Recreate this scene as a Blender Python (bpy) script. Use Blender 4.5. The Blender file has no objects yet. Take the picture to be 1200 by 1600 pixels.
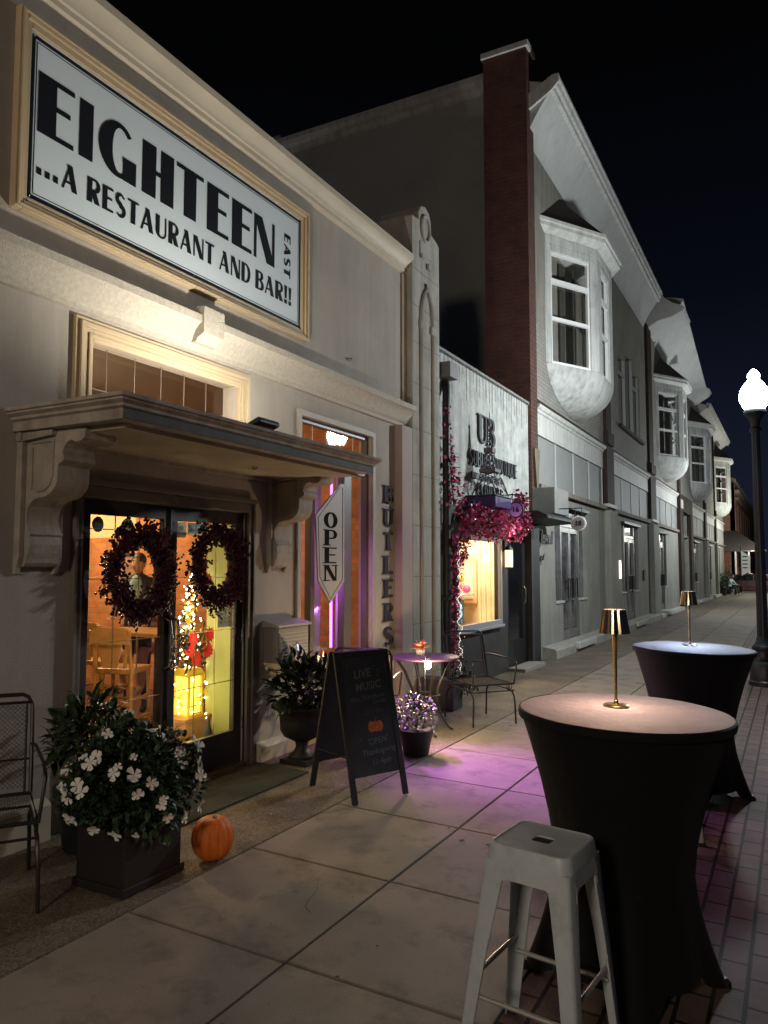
import bpy, bmesh, math, random
from math import radians, sin, cos, pi, atan2, sqrt
from mathutils import Vector, Matrix
random.seed(7)
SC = bpy.context.scene
COL = SC.collection
# ------------------------------------------------------------------ camera
cd = bpy.data.cameras.new('camera'); cam = bpy.data.objects.new('camera', cd); COL.objects.link(cam)
cam.location = (4.0, 0.0, 1.60)
cam.rotation_euler = (radians(90 + 4.194), 0, radians(28.01))
cd.sensor_fit = 'HORIZONTAL'; cd.sensor_width = 36; cd.lens = 36.0
cd.clip_start = 0.05; cd.clip_end = 600
SC.camera = cam
# ------------------------------------------------------------------ world: clear night sky, a little town glow low down
W = bpy.data.worlds.new('World'); SC.world = W; W.use_nodes = True
wn = W.node_tree; wn.nodes.clear()
wo = wn.nodes.new('ShaderNodeOutputWorld'); wb = wn.nodes.new('ShaderNodeBackground')
wc = wn.nodes.new('ShaderNodeTexCoord'); ws = wn.nodes.new('ShaderNodeSeparateXYZ'); wr = wn.nodes.new('ShaderNodeValToRGB')
wn.links.new(wc.outputs['Generated'], ws.inputs[0]); wn.links.new(ws.outputs['Z'], wr.inputs[0])
wn.links.new(wr.outputs[0], wb.inputs[0]); wn.links.new(wb.outputs[0], wo.inputs[0])
cr = wr.color_ramp
cr.elements[0].position = 0.0; cr.elements[0].color = (0.0100, 0.0125, 0.0240, 1)
cr.elements[1].position = 0.55; cr.elements[1].color = (0.0008, 0.0009, 0.0012, 1)
e = cr.elements.new(0.14); e.color = (0.0068, 0.0086, 0.0180, 1)
e = cr.elements.new(0.32); e.color = (0.0023, 0.0030, 0.0060, 1)
wb.inputs[1].default_value = 1.0
SC.view_settings.view_transform = 'Standard'; SC.view_settings.look = 'None'
SC.view_settings.exposure = 0.0; SC.view_settings.gamma = 1.0
try: SC.view_settings.use_curve_mapping = False
except Exception: pass
SC.cycles.use_denoising = True
try:
    SC.cycles.denoiser = 'OPENIMAGEDENOISE'; SC.cycles.denoising_input_passes = 'RGB_ALBEDO_NORMAL'
except Exception: pass
SC.cycles.max_bounces = 7; SC.cycles.diffuse_bounces = 3; SC.cycles.glossy_bounces = 4; SC.cycles.transmission_bounces = 6
SC.cycles.transparent_max_bounces = 12
SC.cycles.sample_clamp_indirect = 3.0; SC.cycles.caustics_reflective = False; SC.cycles.caustics_refractive = False
SC.cycles.use_light_tree = True

def G(x): return -0.026 * x          # the pavement falls towards the street

# ------------------------------------------------------------------ materials
MC = {}
def _nt(name):
    m = bpy.data.materials.new(name); m.use_nodes = True; nt = m.node_tree
    b = nt.nodes['Principled BSDF']; return m, nt, b
def setspec(b, v):
    for k in ('Specular IOR Level', 'Specular'):
        if k in b.inputs: b.inputs[k].default_value = v; return
def mat(name, col, rough=.6, metal=0., spec=.5, var=0., vscale=3., bump=0., bscale=60., dirt=None, dscale=1.2, rvar=0., streak=0., sheen=0.):
    """painted/plain surface: base colour with a soft large variation, optional dirt patches and fine bump"""
    if name in MC: return MC[name]
    m, nt, b = _nt(name); L = nt.links
    b.inputs['Roughness'].default_value = rough; b.inputs['Metallic'].default_value = metal; setspec(b, spec)
    tc = nt.nodes.new('ShaderNodeTexCoord')
    c = (*col, 1)
    b.inputs['Base Color'].default_value = c
    last = None
    if var > 0:
        n = nt.nodes.new('ShaderNodeTexNoise'); n.inputs['Scale'].default_value = vscale; n.inputs['Detail'].default_value = 6
        n.inputs['Roughness'].default_value = .62
        L.new(tc.outputs['Object'], n.inputs['Vector'])
        r = nt.nodes.new('ShaderNodeValToRGB')
        r.color_ramp.elements[0].position = .3; r.color_ramp.elements[1].position = .72
        r.color_ramp.elements[0].color = (*[x * (1 - var) for x in col], 1); r.color_ramp.elements[1].color = (*[min(1, x * (1 + var)) for x in col], 1)
        L.new(n.outputs['Fac'], r.inputs[0]); last = r.outputs[0]
    if dirt:
        n = nt.nodes.new('ShaderNodeTexNoise'); n.inputs['Scale'].default_value = dscale; n.inputs['Detail'].default_value = 9
        n.inputs['Roughness'].default_value = .7
        L.new(tc.outputs['Object'], n.inputs['Vector'])
        r = nt.nodes.new('ShaderNodeValToRGB'); r.color_ramp.elements[0].position = .5; r.color_ramp.elements[1].position = .75
        L.new(n.outputs['Fac'], r.inputs[0])
        mx = nt.nodes.new('ShaderNodeMixRGB'); L.new(r.outputs[0], mx.inputs[0])
        if last: L.new(last, mx.inputs[1])
        else: mx.inputs[1].default_value = c
        mx.inputs[2].default_value = (*dirt, 1); last = mx.outputs[0]
    if streak > 0:      # rain streaks and grime running down the surface
        mp = nt.nodes.new('ShaderNodeMapping'); mp.inputs['Scale'].default_value = (5.5, 5.5, .42); L.new(tc.outputs['Object'], mp.inputs['Vector'])
        n = nt.nodes.new('ShaderNodeTexNoise'); n.inputs['Scale'].default_value = 1.6; n.inputs['Detail'].default_value = 10; n.inputs['Roughness'].default_value = .68
        L.new(mp.outputs[0], n.inputs['Vector'])
        mr = nt.nodes.new('ShaderNodeMapRange'); mr.inputs[1].default_value = .42; mr.inputs[2].default_value = .68; mr.inputs[3].default_value = 1.0; mr.inputs[4].default_value = 1 - streak
        L.new(n.outputs['Fac'], mr.inputs[0]); mx = nt.nodes.new('ShaderNodeMixRGB'); mx.blend_type = 'MULTIPLY'; mx.inputs[0].default_value = 1
        if last: L.new(last, mx.inputs[1])
        else: mx.inputs[1].default_value = c
        L.new(mr.outputs[0], mx.inputs[2]); last = mx.outputs[0]
    if sheen > 0 and 'Sheen Weight' in b.inputs: b.inputs['Sheen Weight'].default_value = sheen; b.inputs['Sheen Roughness'].default_value = .4
    if last: L.new(last, b.inputs['Base Color'])
    if rvar > 0:
        n = nt.nodes.new('ShaderNodeTexNoise'); n.inputs['Scale'].default_value = 5; n.inputs['Detail'].default_value = 5
        L.new(tc.outputs['Object'], n.inputs['Vector'])
        mr = nt.nodes.new('ShaderNodeMapRange'); mr.inputs[3].default_value = max(.02, rough - rvar); mr.inputs[4].default_value = min(1, rough + rvar)
        L.new(n.outputs['Fac'], mr.inputs[0]); L.new(mr.outputs[0], b.inputs['Roughness'])
    if bump > 0:
        n = nt.nodes.new('ShaderNodeTexNoise'); n.inputs['Scale'].default_value = bscale; n.inputs['Detail'].default_value = 5
        n.inputs['Roughness'].default_value = .6
        L.new(tc.outputs['Object'], n.inputs['Vector'])
        bp = nt.nodes.new('ShaderNodeBump'); bp.inputs['Strength'].default_value = bump; bp.inputs['Distance'].default_value = .01
        L.new(n.outputs['Fac'], bp.inputs['Height']); L.new(bp.outputs[0], b.inputs['Normal'])
    MC[name] = m; return m
def emit(name, col, strength, sample=False):
    if name in MC: return MC[name]
    m, nt, b = _nt(name)
    b.inputs['Base Color'].default_value = (*[min(.8, c) for c in col], 1)
    b.inputs['Emission Color'].default_value = (*col, 1); b.inputs['Emission Strength'].default_value = strength
    if not sample:
        try: m.cycles.emission_sampling = 'NONE'
        except Exception: pass
    MC[name] = m; return m
def glass(name, tint=(1, 1, 1), refl=1.0):
    """window pane: lets things behind show through, mirrors the street at the angle it is seen from"""
    if name in MC: return MC[name]
    m = bpy.data.materials.new(name); m.use_nodes = True; nt = m.node_tree; nt.nodes.clear(); L = nt.links
    o = nt.nodes.new('ShaderNodeOutputMaterial'); t = nt.nodes.new('ShaderNodeBsdfTransparent'); g = nt.nodes.new('ShaderNodeBsdfGlossy')
    t.inputs[0].default_value = (*tint, 1); g.inputs['Roughness'].default_value = .0
    ge = nt.nodes.new('ShaderNodeNewGeometry'); dp = nt.nodes.new('ShaderNodeVectorMath'); dp.operation = 'DOT_PRODUCT'
    L.new(ge.outputs['Normal'], dp.inputs[0]); L.new(ge.outputs['Incoming'], dp.inputs[1])
    ab = nt.nodes.new('ShaderNodeMath'); ab.operation = 'ABSOLUTE'; L.new(dp.outputs['Value'], ab.inputs[0])
    om = nt.nodes.new('ShaderNodeMath'); om.operation = 'SUBTRACT'; om.inputs[0].default_value = 1.0; L.new(ab.outputs[0], om.inputs[1])
    pw = nt.nodes.new('ShaderNodeMath'); pw.operation = 'POWER'; pw.inputs[1].default_value = 5.0; L.new(om.outputs[0], pw.inputs[0])
    mu = nt.nodes.new('ShaderNodeMath'); mu.operation = 'MULTIPLY_ADD'; mu.inputs[1].default_value = .9 * refl; mu.inputs[2].default_value = .035; mu.use_clamp = True
    L.new(pw.outputs[0], mu.inputs[0])
    mx = nt.nodes.new('ShaderNodeMixShader'); L.new(mu.outputs[0], mx.inputs[0]); L.new(t.outputs[0], mx.inputs[1]); L.new(g.outputs[0], mx.inputs[2])
    L.new(mx.outputs[0], o.inputs[0]); MC[name] = m; return m
def brickmat(name, c1, c2, mortar, plane='YZ', bw=.21, bh=.072, ms=.010, rough=.85, bump=.5, var=.25, groove=1.0):
    if name in MC: return MC[name]
    m, nt, b = _nt(name); L = nt.links
    b.inputs['Roughness'].default_value = rough; setspec(b, .3)
    tc = nt.nodes.new('ShaderNodeTexCoord'); sp = nt.nodes.new('ShaderNodeSeparateXYZ'); cb = nt.nodes.new('ShaderNodeCombineXYZ')
    L.new(tc.outputs['Object'], sp.inputs[0])
    L.new(sp.outputs[plane[0]], cb.inputs[0]); L.new(sp.outputs[plane[1]], cb.inputs[1])
    if plane == 'SZ':
        pass
    br = nt.nodes.new('ShaderNodeTexBrick'); br.inputs['Scale'].default_value = 1
    br.inputs['Brick Width'].default_value = bw; br.inputs['Row Height'].default_value = bh; br.inputs['Mortar Size'].default_value = ms
    br.inputs['Mortar Smooth'].default_value = .3; br.inputs['Bias'].default_value = 0
    br.inputs['Color1'].default_value = (*c1, 1); br.inputs['Color2'].default_value = (*c2, 1); br.inputs['Mortar'].default_value = (*mortar, 1)
    L.new(cb.outputs[0], br.inputs['Vector'])
    n = nt.nodes.new('ShaderNodeTexNoise'); n.inputs['Scale'].default_value = 4; n.inputs['Detail'].default_value = 8; n.inputs['Roughness'].default_value = .7
    L.new(tc.outputs['Object'], n.inputs['Vector'])
    mr = nt.nodes.new('ShaderNodeMapRange'); mr.inputs[3].default_value = 1 - var; mr.inputs[4].default_value = 1 + var
    mr.inputs[1].default_value = .25; mr.inputs[2].default_value = .75
    L.new(n.outputs['Fac'], mr.inputs[0])
    mx = nt.nodes.new('ShaderNodeMixRGB'); mx.blend_type = 'MULTIPLY'; mx.inputs[0].default_value = 1
    L.new(br.outputs['Color'], mx.inputs[1]); L.new(mr.outputs[0], mx.inputs[2]); L.new(mx.outputs[0], b.inputs['Base Color'])
    n2 = nt.nodes.new('ShaderNodeTexNoise'); n2.inputs['Scale'].default_value = 90; n2.inputs['Detail'].default_value = 3
    L.new(tc.outputs['Object'], n2.inputs['Vector'])
    ad = nt.nodes.new('ShaderNodeMath'); ad.operation = 'MULTIPLY_ADD'; ad.inputs[1].default_value = -groove
    L.new(br.outputs['Fac'], ad.inputs[0]); L.new(n2.outputs['Fac'], ad.inputs[2])
    bp = nt.nodes.new('ShaderNodeBump'); bp.inputs['Strength'].default_value = bump; bp.inputs['Distance'].default_value = .008
    L.new(ad.outputs[0], bp.inputs['Height']); L.new(bp.outputs[0], b.inputs['Normal'])
    MC[name] = m; return m

M_stucco = mat('restaurant stucco', (.43, .385, .33), .9, spec=.2, var=.09, vscale=1.6, bump=.55, bscale=140, dirt=(.36, .32, .275), dscale=.9, streak=.10)
M_trim = mat('cream trim', (.55, .48, .37), .6, spec=.3, var=.06, vscale=3, bump=.15, bscale=60)
M_band = mat('stippled cornice stucco', (.52, .47, .39), .9, spec=.2, var=.14, vscale=30, bump=1.0, bscale=95)
M_pil = mat('mauve pilaster paint', (.34, .27, .245), .75, spec=.25, var=.07, vscale=2, bump=.2, bscale=80)
M_stone = mat('cast stone', (.43, .38, .32), .9, spec=.2, var=.16, vscale=6, bump=.6, bscale=45, dirt=(.27, .235, .20), dscale=3.5, streak=.3)
M_fascia = mat('dark edging and canopy shade', (.085, .08, .075), .75, spec=.3, var=.3, vscale=5, bump=.3, bscale=40)
M_pier = mat('pier limestone', (.37, .35, .30), .9, spec=.2, var=.12, vscale=3, bump=.35, bscale=50, dirt=(.25, .23, .20), dscale=2, streak=.3)
M_tan = mat('tan gloss trim', (.50, .385, .24), .5, spec=.35, var=.06, vscale=3, bump=.1, bscale=60)
M_doorpaint = mat('dark bronze door paint', (.045, .038, .032), .45, spec=.4, var=.12, vscale=4)
M_doorcase = mat('brown door casing', (.16, .135, .115), .5, spec=.35, var=.08)
M_glass = glass('window glass')
M_gold = mat('polished gold', (.85, .62, .25), .16, metal=1.0)
M_goldd = mat('brushed brass', (.72, .55, .28), .3, metal=1.0)
M_chrome = mat('silver metal', (.6, .6, .62), .25, metal=1.0)
M_blackm = mat('black iron', (.016, .015, .014), .42, spec=.5, var=.2, vscale=20)
M_black = mat('black paint', (.018, .018, .019), .55, spec=.4, var=.15, vscale=6)
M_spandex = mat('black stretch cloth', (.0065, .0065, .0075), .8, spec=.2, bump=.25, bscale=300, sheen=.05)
M_topcloth = mat('stretch cloth top with painted sheen', (.13, .12, .125), .8, spec=.25, bump=.5, bscale=22, var=.10, vscale=16, rvar=.1)  # same black cloth made lighter: lamplit sheen put into the colour
M_white = mat('white paint', (.72, .72, .70), .5, spec=.4, var=.05, vscale=2)
M_ink = mat('black sign vinyl', (.012, .013, .018), .35, spec=.4)
M_leaf = mat('dark green leaves', (.035, .060, .025), .35, spec=.5, var=.5, vscale=14)
M_leafr = mat('dark red green leaves', (.045, .035, .022), .3, spec=.5, var=.6, vscale=12)
M_petal = mat('white petals', (.75, .74, .70), .6, spec=.2)
M_petalp = mat('magenta petals', (.68, .14, .34), .6, spec=.2, var=.5, vscale=10)
M_petald = mat('deep red petals', (.30, .03, .09), .6, spec=.2, var=.5, vscale=14)
M_berry = mat('burgundy berries', (.060, .010, .024), .22, spec=.6, var=.5, vscale=40)
M_twig = mat('dark twigs', (.04, .028, .02), .8)
M_wood = mat('honey oak', (.48, .25, .085), .42, spec=.4, var=.2, vscale=8)
M_brown = mat('brown painted brick', (.034, .022, .018), .8, spec=.2, var=.25, vscale=9, bump=.4, bscale=30)

# ------------------------------------------------------------------ mesh builder
class MB:
    def __init__(s): s.v = []; s.f = []
    def add(s, vs, fs):
        o = len(s.v); s.v += [tuple(v) for v in vs]; s.f += [tuple(i + o for i in f) for f in fs]; return s
    def box(s, x0, x1, y0, y1, z0, z1):
        return s.add([(x0, y0, z0), (x1, y0, z0), (x1, y1, z0), (x0, y1, z0), (x0, y0, z1), (x1, y0, z1), (x1, y1, z1), (x0, y1, z1)],
                     [(0, 3, 2, 1), (4, 5, 6, 7), (0, 1, 5, 4), (1, 2, 6, 5), (2, 3, 7, 6), (3, 0, 4, 7)])
    def obox(s, c, size, mat3=None, rz=0.):
        hx, hy, hz = size[0] / 2, size[1] / 2, size[2] / 2
        R = mat3 or Matrix.Rotation(rz, 3, 'Z')
        vs = [Vector(c) + R @ Vector((a * hx, b * hy, d * hz)) for d in (-1, 1) for a, b in ((-1, -1), (1, -1), (1, 1), (-1, 1))]
        return s.add(vs, [(0, 3, 2, 1), (4, 5, 6, 7), (0, 1, 5, 4), (1, 2, 6, 5), (2, 3, 7, 6), (3, 0, 4, 7)])
    def prism(s, poly, axis, a, b):
        n = len(poly)
        def mk(p, t):
            if axis == 'X': return (t, p[0], p[1])
            if axis == 'Y': return (p[0], t, p[1])
            return (p[0], p[1], t)
        vs = [mk(p, a) for p in poly] + [mk(p, b) for p in poly]
        fs = [tuple(range(n)), tuple(range(2 * n - 1, n - 1, -1))] + [(i, (i + 1) % n, n + (i + 1) % n, n + i) for i in range(n)]
        return s.add(vs, fs)
    def tube(s, pts, r, n=8, closed=False, caps=True):
        pts = [Vector(p) for p in pts]; m = len(pts)
        rr = r if isinstance(r, (list, tuple)) else [r] * m
        vs = []; prev = None
        for i, p in enumerate(pts):
            if closed: t = pts[(i + 1) % m] - pts[i - 1]
            else: t = pts[min(i + 1, m - 1)] - pts[max(i - 1, 0)]
            if t.length < 1e-9: t = Vector((0, 0, 1))
            t.normalize()
            if prev is None:
                a = Vector((0, 0, 1)) if abs(t.z) < .9 else Vector((1, 0, 0)); u = t.cross(a).normalized()
            else:
                u = prev - t * prev.dot(t)
                u = u.normalized() if u.length > 1e-6 else t.orthogonal().normalized()
            prev = u; w = t.cross(u)
            for k in range(n):
                an = 2 * pi * k / n; vs.append(p + (u * cos(an) + w * sin(an)) * rr[i])
        fs = []
        for i in range(m if closed else m - 1):
            j = (i + 1) % m
            for k in range(n):
                l = (k + 1) % n; fs.append((i * n + k, i * n + l, j * n + l, j * n + k))
        if caps and not closed: fs += [tuple(range(n - 1, -1, -1)), tuple((m - 1) * n + k for k in range(n))]
        return s.add(vs, fs)
    def lathe(s, prof, c=(0, 0, 0), n=24, caps=True, sq=None, rot=0.):
        vs = []
        for r, z in prof:
            for k in range(n):
                a = 2 * pi * k / n + rot; vs.append((c[0] + r * cos(a), c[1] + r * sin(a), c[2] + z))
        fs = [(i * n + k, i * n + (k + 1) % n, (i + 1) * n + (k + 1) % n, (i + 1) * n + k) for i in range(len(prof) - 1) for k in range(n)]
        if caps: fs += [tuple(range(n - 1, -1, -1)), tuple((len(prof) - 1) * n + k for k in range(n))]
        return s.add(vs, fs)
    def ball(s, c, r, n=8, sx=1, sy=1, sz=1):
        m = max(4, n // 2 + 1)
        pr = [(sin(pi * (i + .0) / m), -cos(pi * i / m)) for i in range(m + 1)]
        pr[0] = (.02, -1); pr[-1] = (.02, 1)
        vs = [(c[0] + r * a * cos(2 * pi * k / n) * sx, c[1] + r * a * sin(2 * pi * k / n) * sy, c[2] + r * z * sz) for a, z in pr for k in range(n)]
        fs = [(i * n + k, i * n + (k + 1) % n, (i + 1) * n + (k + 1) % n, (i + 1) * n + k) for i in range(m) for k in range(n)]
        fs += [tuple(range(n - 1, -1, -1)), tuple(m * n + k for k in range(n))]
        return s.add(vs, fs)
    def leaf(s, c, d, up, L, w, bend=.25):
        d = d.normalized(); sd = d.cross(up); sd = sd.normalized() if sd.length > 1e-4 else d.orthogonal().normalized(); nn = sd.cross(d)
        a = c + d * L * .30 + nn * L * bend * .25; b = c + d * L * .68 + nn * L * bend * .22; p2 = c + d * L - nn * L * bend * .3
        return s.add([c, a + sd * w * .46 + nn * w * .12, a, a - sd * w * .46 + nn * w * .12, b + sd * w * .42 + nn * w * .10, b, b - sd * w * .42 + nn * w * .10, p2],
                     [(0, 1, 2), (0, 2, 3), (1, 4, 5, 2), (2, 5, 6, 3), (4, 7, 5), (5, 7, 6)])
    def build(s, name, m, parent=None, smooth=False, bevel=0., world=True, seg=2, recalc=True):
        me = bpy.data.meshes.new(name)
        off = Vector((0, 0, 0))
        if parent is not None and world:
            p = parent
            while p is not None: off += p.location; p = p.parent
        me.from_pydata([Vector(v) - off for v in s.v], [], s.f)
        if recalc:
            bm = bmesh.new(); bm.from_mesh(me); bmesh.ops.recalc_face_normals(bm, faces=bm.faces); bm.to_mesh(me); bm.free()
        me.materials.append(m)
        o = bpy.data.objects.new(name, me); COL.objects.link(o)
        if parent is not None: o.parent = parent
        if smooth:
            for p in me.polygons: p.use_smooth = True
            try: me.set_sharp_from_angle(angle=radians(38))
            except Exception: pass
        if bevel > 0:
            md = o.modifiers.new('bevel', 'BEVEL'); md.width = bevel; md.segments = seg; md.limit_method = 'ANGLE'; md.angle_limit = radians(35)
        return o
def tag(o, label=None, cat=None, group=None, kind=None):
    if label: o['label'] = label
    if cat: o['category'] = cat
    if group: o['group'] = group
    if kind: o['kind'] = kind
    return o
def thing(name, label, cat, loc=(0, 0, 0), rz=0., group=None):
    o = bpy.data.objects.new(name, None); COL.objects.link(o); o.location = loc; o.rotation_euler = (0, 0, rz)
    o.empty_display_size = .1
    return tag(o, label, cat, group)
def copy_tree(o, parent=None):
    c = o.copy(); COL.objects.link(c); c.parent = parent
    for ch in list(o.children): copy_tree(ch, c)
    return c
def rect_wall(plane, at, back, u0, u1, z0, z1, holes):
    """wall slab with rectangular openings; plane 'X' = wall at x=at, u along y; plane 'Y' = wall at y=at, u along x"""
    us = sorted({u0, u1, *[h[0] for h in holes], *[h[1] for h in holes]}); zs = sorted({z0, z1, *[h[2] for h in holes], *[h[3] for h in holes]})
    us = [u for u in us if u0 <= u <= u1]; zs = [z for z in zs if z0 <= z <= z1]
    def solid(i, j):
        if i < 0 or j < 0 or i >= len(us) - 1 or j >= len(zs) - 1: return False
        cu, cz = (us[i] + us[i + 1]) / 2, (zs[j] + zs[j + 1]) / 2
        return not any(h[0] < cu < h[1] and h[2] < cz < h[3] for h in holes)
    mb = MB(); idx = {}
    def V(i, j, b):
        k = (i, j, b)
        if k not in idx:
            t = back if b else at; idx[k] = len(mb.v)
            mb.v.append((t, us[i], zs[j]) if plane == 'X' else (us[i], t, zs[j]))
        return idx[k]
    for i in range(len(us) - 1):
        for j in range(len(zs) - 1):
            if not solid(i, j): continue
            mb.f.append((V(i, j, 0), V(i + 1, j, 0), V(i + 1, j + 1, 0), V(i, j + 1, 0)))
            mb.f.append((V(i, j, 1), V(i, j + 1, 1), V(i + 1, j + 1, 1), V(i + 1, j, 1)))
            for (a, b_, c, d) in (((i, j), (i + 1, j), i, j - 1), ((i, j + 1), (i + 1, j + 1), i, j + 1), ((i, j), (i, j + 1), i - 1, j), ((i + 1, j), (i + 1, j + 1), i + 1, j)):
                if not solid(c, d): mb.f.append((V(*a, 0), V(*b_, 0), V(*b_, 1), V(*a, 1)))
    return mb
def text_mb(s, size, origin, right, up, depth=.004, bold=0., align='CENTER', shear=0., sx=1.):
    """lettering in Blender's built-in face as an extruded mesh; returned in world coordinates"""
    cu = bpy.data.curves.new('t', 'FONT'); cu.body = s; cu.size = size; cu.align_x = align; cu.align_y = 'CENTER'; cu.extrude = depth / 2
    cu.offset = bold; cu.shear = shear; cu.resolution_u = 3
    ob = bpy.data.objects.new('t', cu); COL.objects.link(ob); bpy.context.view_layer.update()
    me = bpy.data.meshes.new_from_object(ob.evaluated_get(bpy.context.evaluated_depsgraph_get()))
    bpy.data.objects.remove(ob); bpy.data.curves.remove(cu)
    r = Vector(right).normalized(); u = Vector(up).normalized(); n = r.cross(u); o = Vector(origin)
    mb = MB(); mb.add([o + r * v.co.x * sx + u * v.co.y + n * v.co.z for v in me.vertices], [tuple(p.vertices) for p in me.polygons])
    bpy.data.meshes.remove(me); return mb
# ------------------------------------------------------------------ drawn letters (thick and thin strokes)
def arc(cx, cy, rx, ry, a0, a1, n=12): return [(cx + rx * cos(radians(a0 + (a1 - a0) * i / n)), cy + ry * sin(radians(a0 + (a1 - a0) * i / n))) for i in range(n + 1)]
def glyph(ch, K, t):
    """strokes of one capital in a unit-height cell; K thick, t thin. returns (width, [(points, widths)])"""
    H = 1.; h = t / 2; k = K / 2
    def st(x0, y0, x1, y1, w): return ([(x0, y0), (x1, y1)], [w, w])
    def bar(x0, x1, y): return st(x0, y, x1, y, t)
    def cres(cx, cy, rx, ry, a0, a1, thick_at, n=18, K_=K, t_=t):
        p = arc(cx, cy, rx, ry, a0, a1, n); w = []
        for i in range(n + 1):
            a = a0 + (a1 - a0) * i / n; w.append(t_ + (K_ - t_) * max(0, cos(radians(a - thick_at))) ** 1.3)
        return (p, w)
    if ch == 'E': return .56, [st(k, 0, k, 1, K), bar(K, .56, h), bar(K, .50, .53), bar(K, .56, 1 - h)]
    if ch == 'I': return K, [st(k, 0, k, 1, K)]
    if ch == 'H': return .66, [st(k, 0, k, 1, K), bar(K, .66 - K, .5), st(.66 - k, 0, .66 - k, 1, K)]
    if ch == 'T': return .62, [bar(0, .62, 1 - h), st(.31, 0, .31, 1 - t, K)]
    if ch == 'N': return .70, [st(h, 0, h, 1, t), ([(k + .0, 1), (.70 - k, 0)], [K, K]), st(.70 - h, 0, .70 - h, 1, t)]
    if ch == 'L': return .54, [st(k, 0, k, 1, K), bar(K, .54, h)]
    if ch == 'G': return .68, [cres(.36, .5, .36 - k * .8, .5 - h, 45, 320, 180, 26), st(.68 - k, 0.0, .68 - k, .42, K), bar(.42, .68 - K, .42 - h)]
    if ch == 'O': return .66, [cres(.33, .5, .33 - k * .6, .5 - h, 90, 270, 180), cres(.33, .5, .33 - k * .6, .5 - h, -90, 90, 0)]
    if ch == 'A': return .74, [st(.37, 1, h, 0, t), st(.36, 1, .74 - k, 0, K), bar(.18, .52, .30)]
    if ch == 'R': return .64, [st(k, 0, k, 1, K), bar(K, .36, 1 - h), bar(K, .36, .50), cres(.36, .75 - h / 2, .20, .25 - h / 2, -90, 90, 0, 12, K * .75), st(.30, .50, .64 - k, 0, K)]
    if ch == 'P': return .58, [st(k, 0, k, 1, K), bar(K, .34, 1 - h), bar(K, .34, .46), cres(.34, .73 - h / 2, .19, .27 - h / 2, -90, 90, 0, 12, K * .75)]
    if ch == 'B': return .62, [st(k, 0, k, 1, K), bar(K, .34, 1 - h), bar(K, .36, .53), bar(K, .36, h), cres(.34, .765, .18, .235 - h, -90, 90, 0, 12, K * .8), cres(.36, .265, .21, .265 - h, -90, 90, 0, 12, K * .9)]
    if ch == 'D': return .68, [st(k, 0, k, 1, K), bar(K, .32, 1 - h), bar(K, .32, h), cres(.32, .5, .30, .5 - h, -90, 90, 0, 16, K * .85)]
    if ch == 'U': return .66, [st(k, .28, k, 1, K), st(.66 - h, .28, .66 - h, 1, t), ([(k, .29)] + arc(.33 + k / 2 - h / 2, .28, .33 - k / 2 - h / 2, .28 - h, 180, 360, 14), [K] + [K - (K - t) * min(1, i / 6) for i in range(15)])]
    if ch == 'S': return .52, [([(.46, .86)] + arc(.26, .755, .19, .245 - h, 35, 265, 12) + arc(.26, .26, .20, .26 - h, 85, -145, 12), [t] * 1 + [t + (K * .9 - t) * max(0, sin(pi * i / 25)) ** 1.5 for i in range(26)])]
    if ch == 'F': return .52, [st(k, 0, k, 1, K), bar(K, .46, .52), bar(K, .52, 1 - h)]
    if ch == 'W': return .95, [st(k, 1, .28, 0, K), st(.28, 0, .47, .9, t), st(.47, 1, .68, 0, K), st(.68, 0, .93, 1, t)]
    if ch == 'Q': return .66, glyph('O', K, t)[1] + [st(.36, .22, .62, -.08, K * .7)]
    if ch == '!': return K, [([(k, .30), (k, 1)], [K * .6, K]), ([(k, 0), (k, K * .9)], [K * .9, K * .9])]
    if ch == '.': return K, [([(k, .02), (k, .02 + K * 1.05)], [K, K])]
    return .3, []
SERIF = {'B': [(0, 0), (0, 1)], 'U': [(0, 1), (1, 1)], 'T': [(.5, 0)], 'L': [(0, 0), (0, 1)], 'E': [(0, 0), (0, 1)], 'R': [(0, 0), (0, 1), (1, 0)], 'P': [(0, 0), (0, 1)], 'N': [(0, 0), (0, 1), (1, 1)]}
def ribbon_polys(pts, w):
    out = []; n = len(pts)
    L_, R_ = [], []
    for i in range(n):
        a = Vector(pts[max(i - 1, 0)]); b = Vector(pts[min(i + 1, n - 1)]); d = (b - a); d = d.normalized() if d.length else Vector((1, 0))
        nn = Vector((-d.y, d.x)); p = Vector(pts[i]); L_.append(p + nn * w[i] / 2); R_.append(p - nn * w[i] / 2)
    return L_ + R_[::-1]
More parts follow.
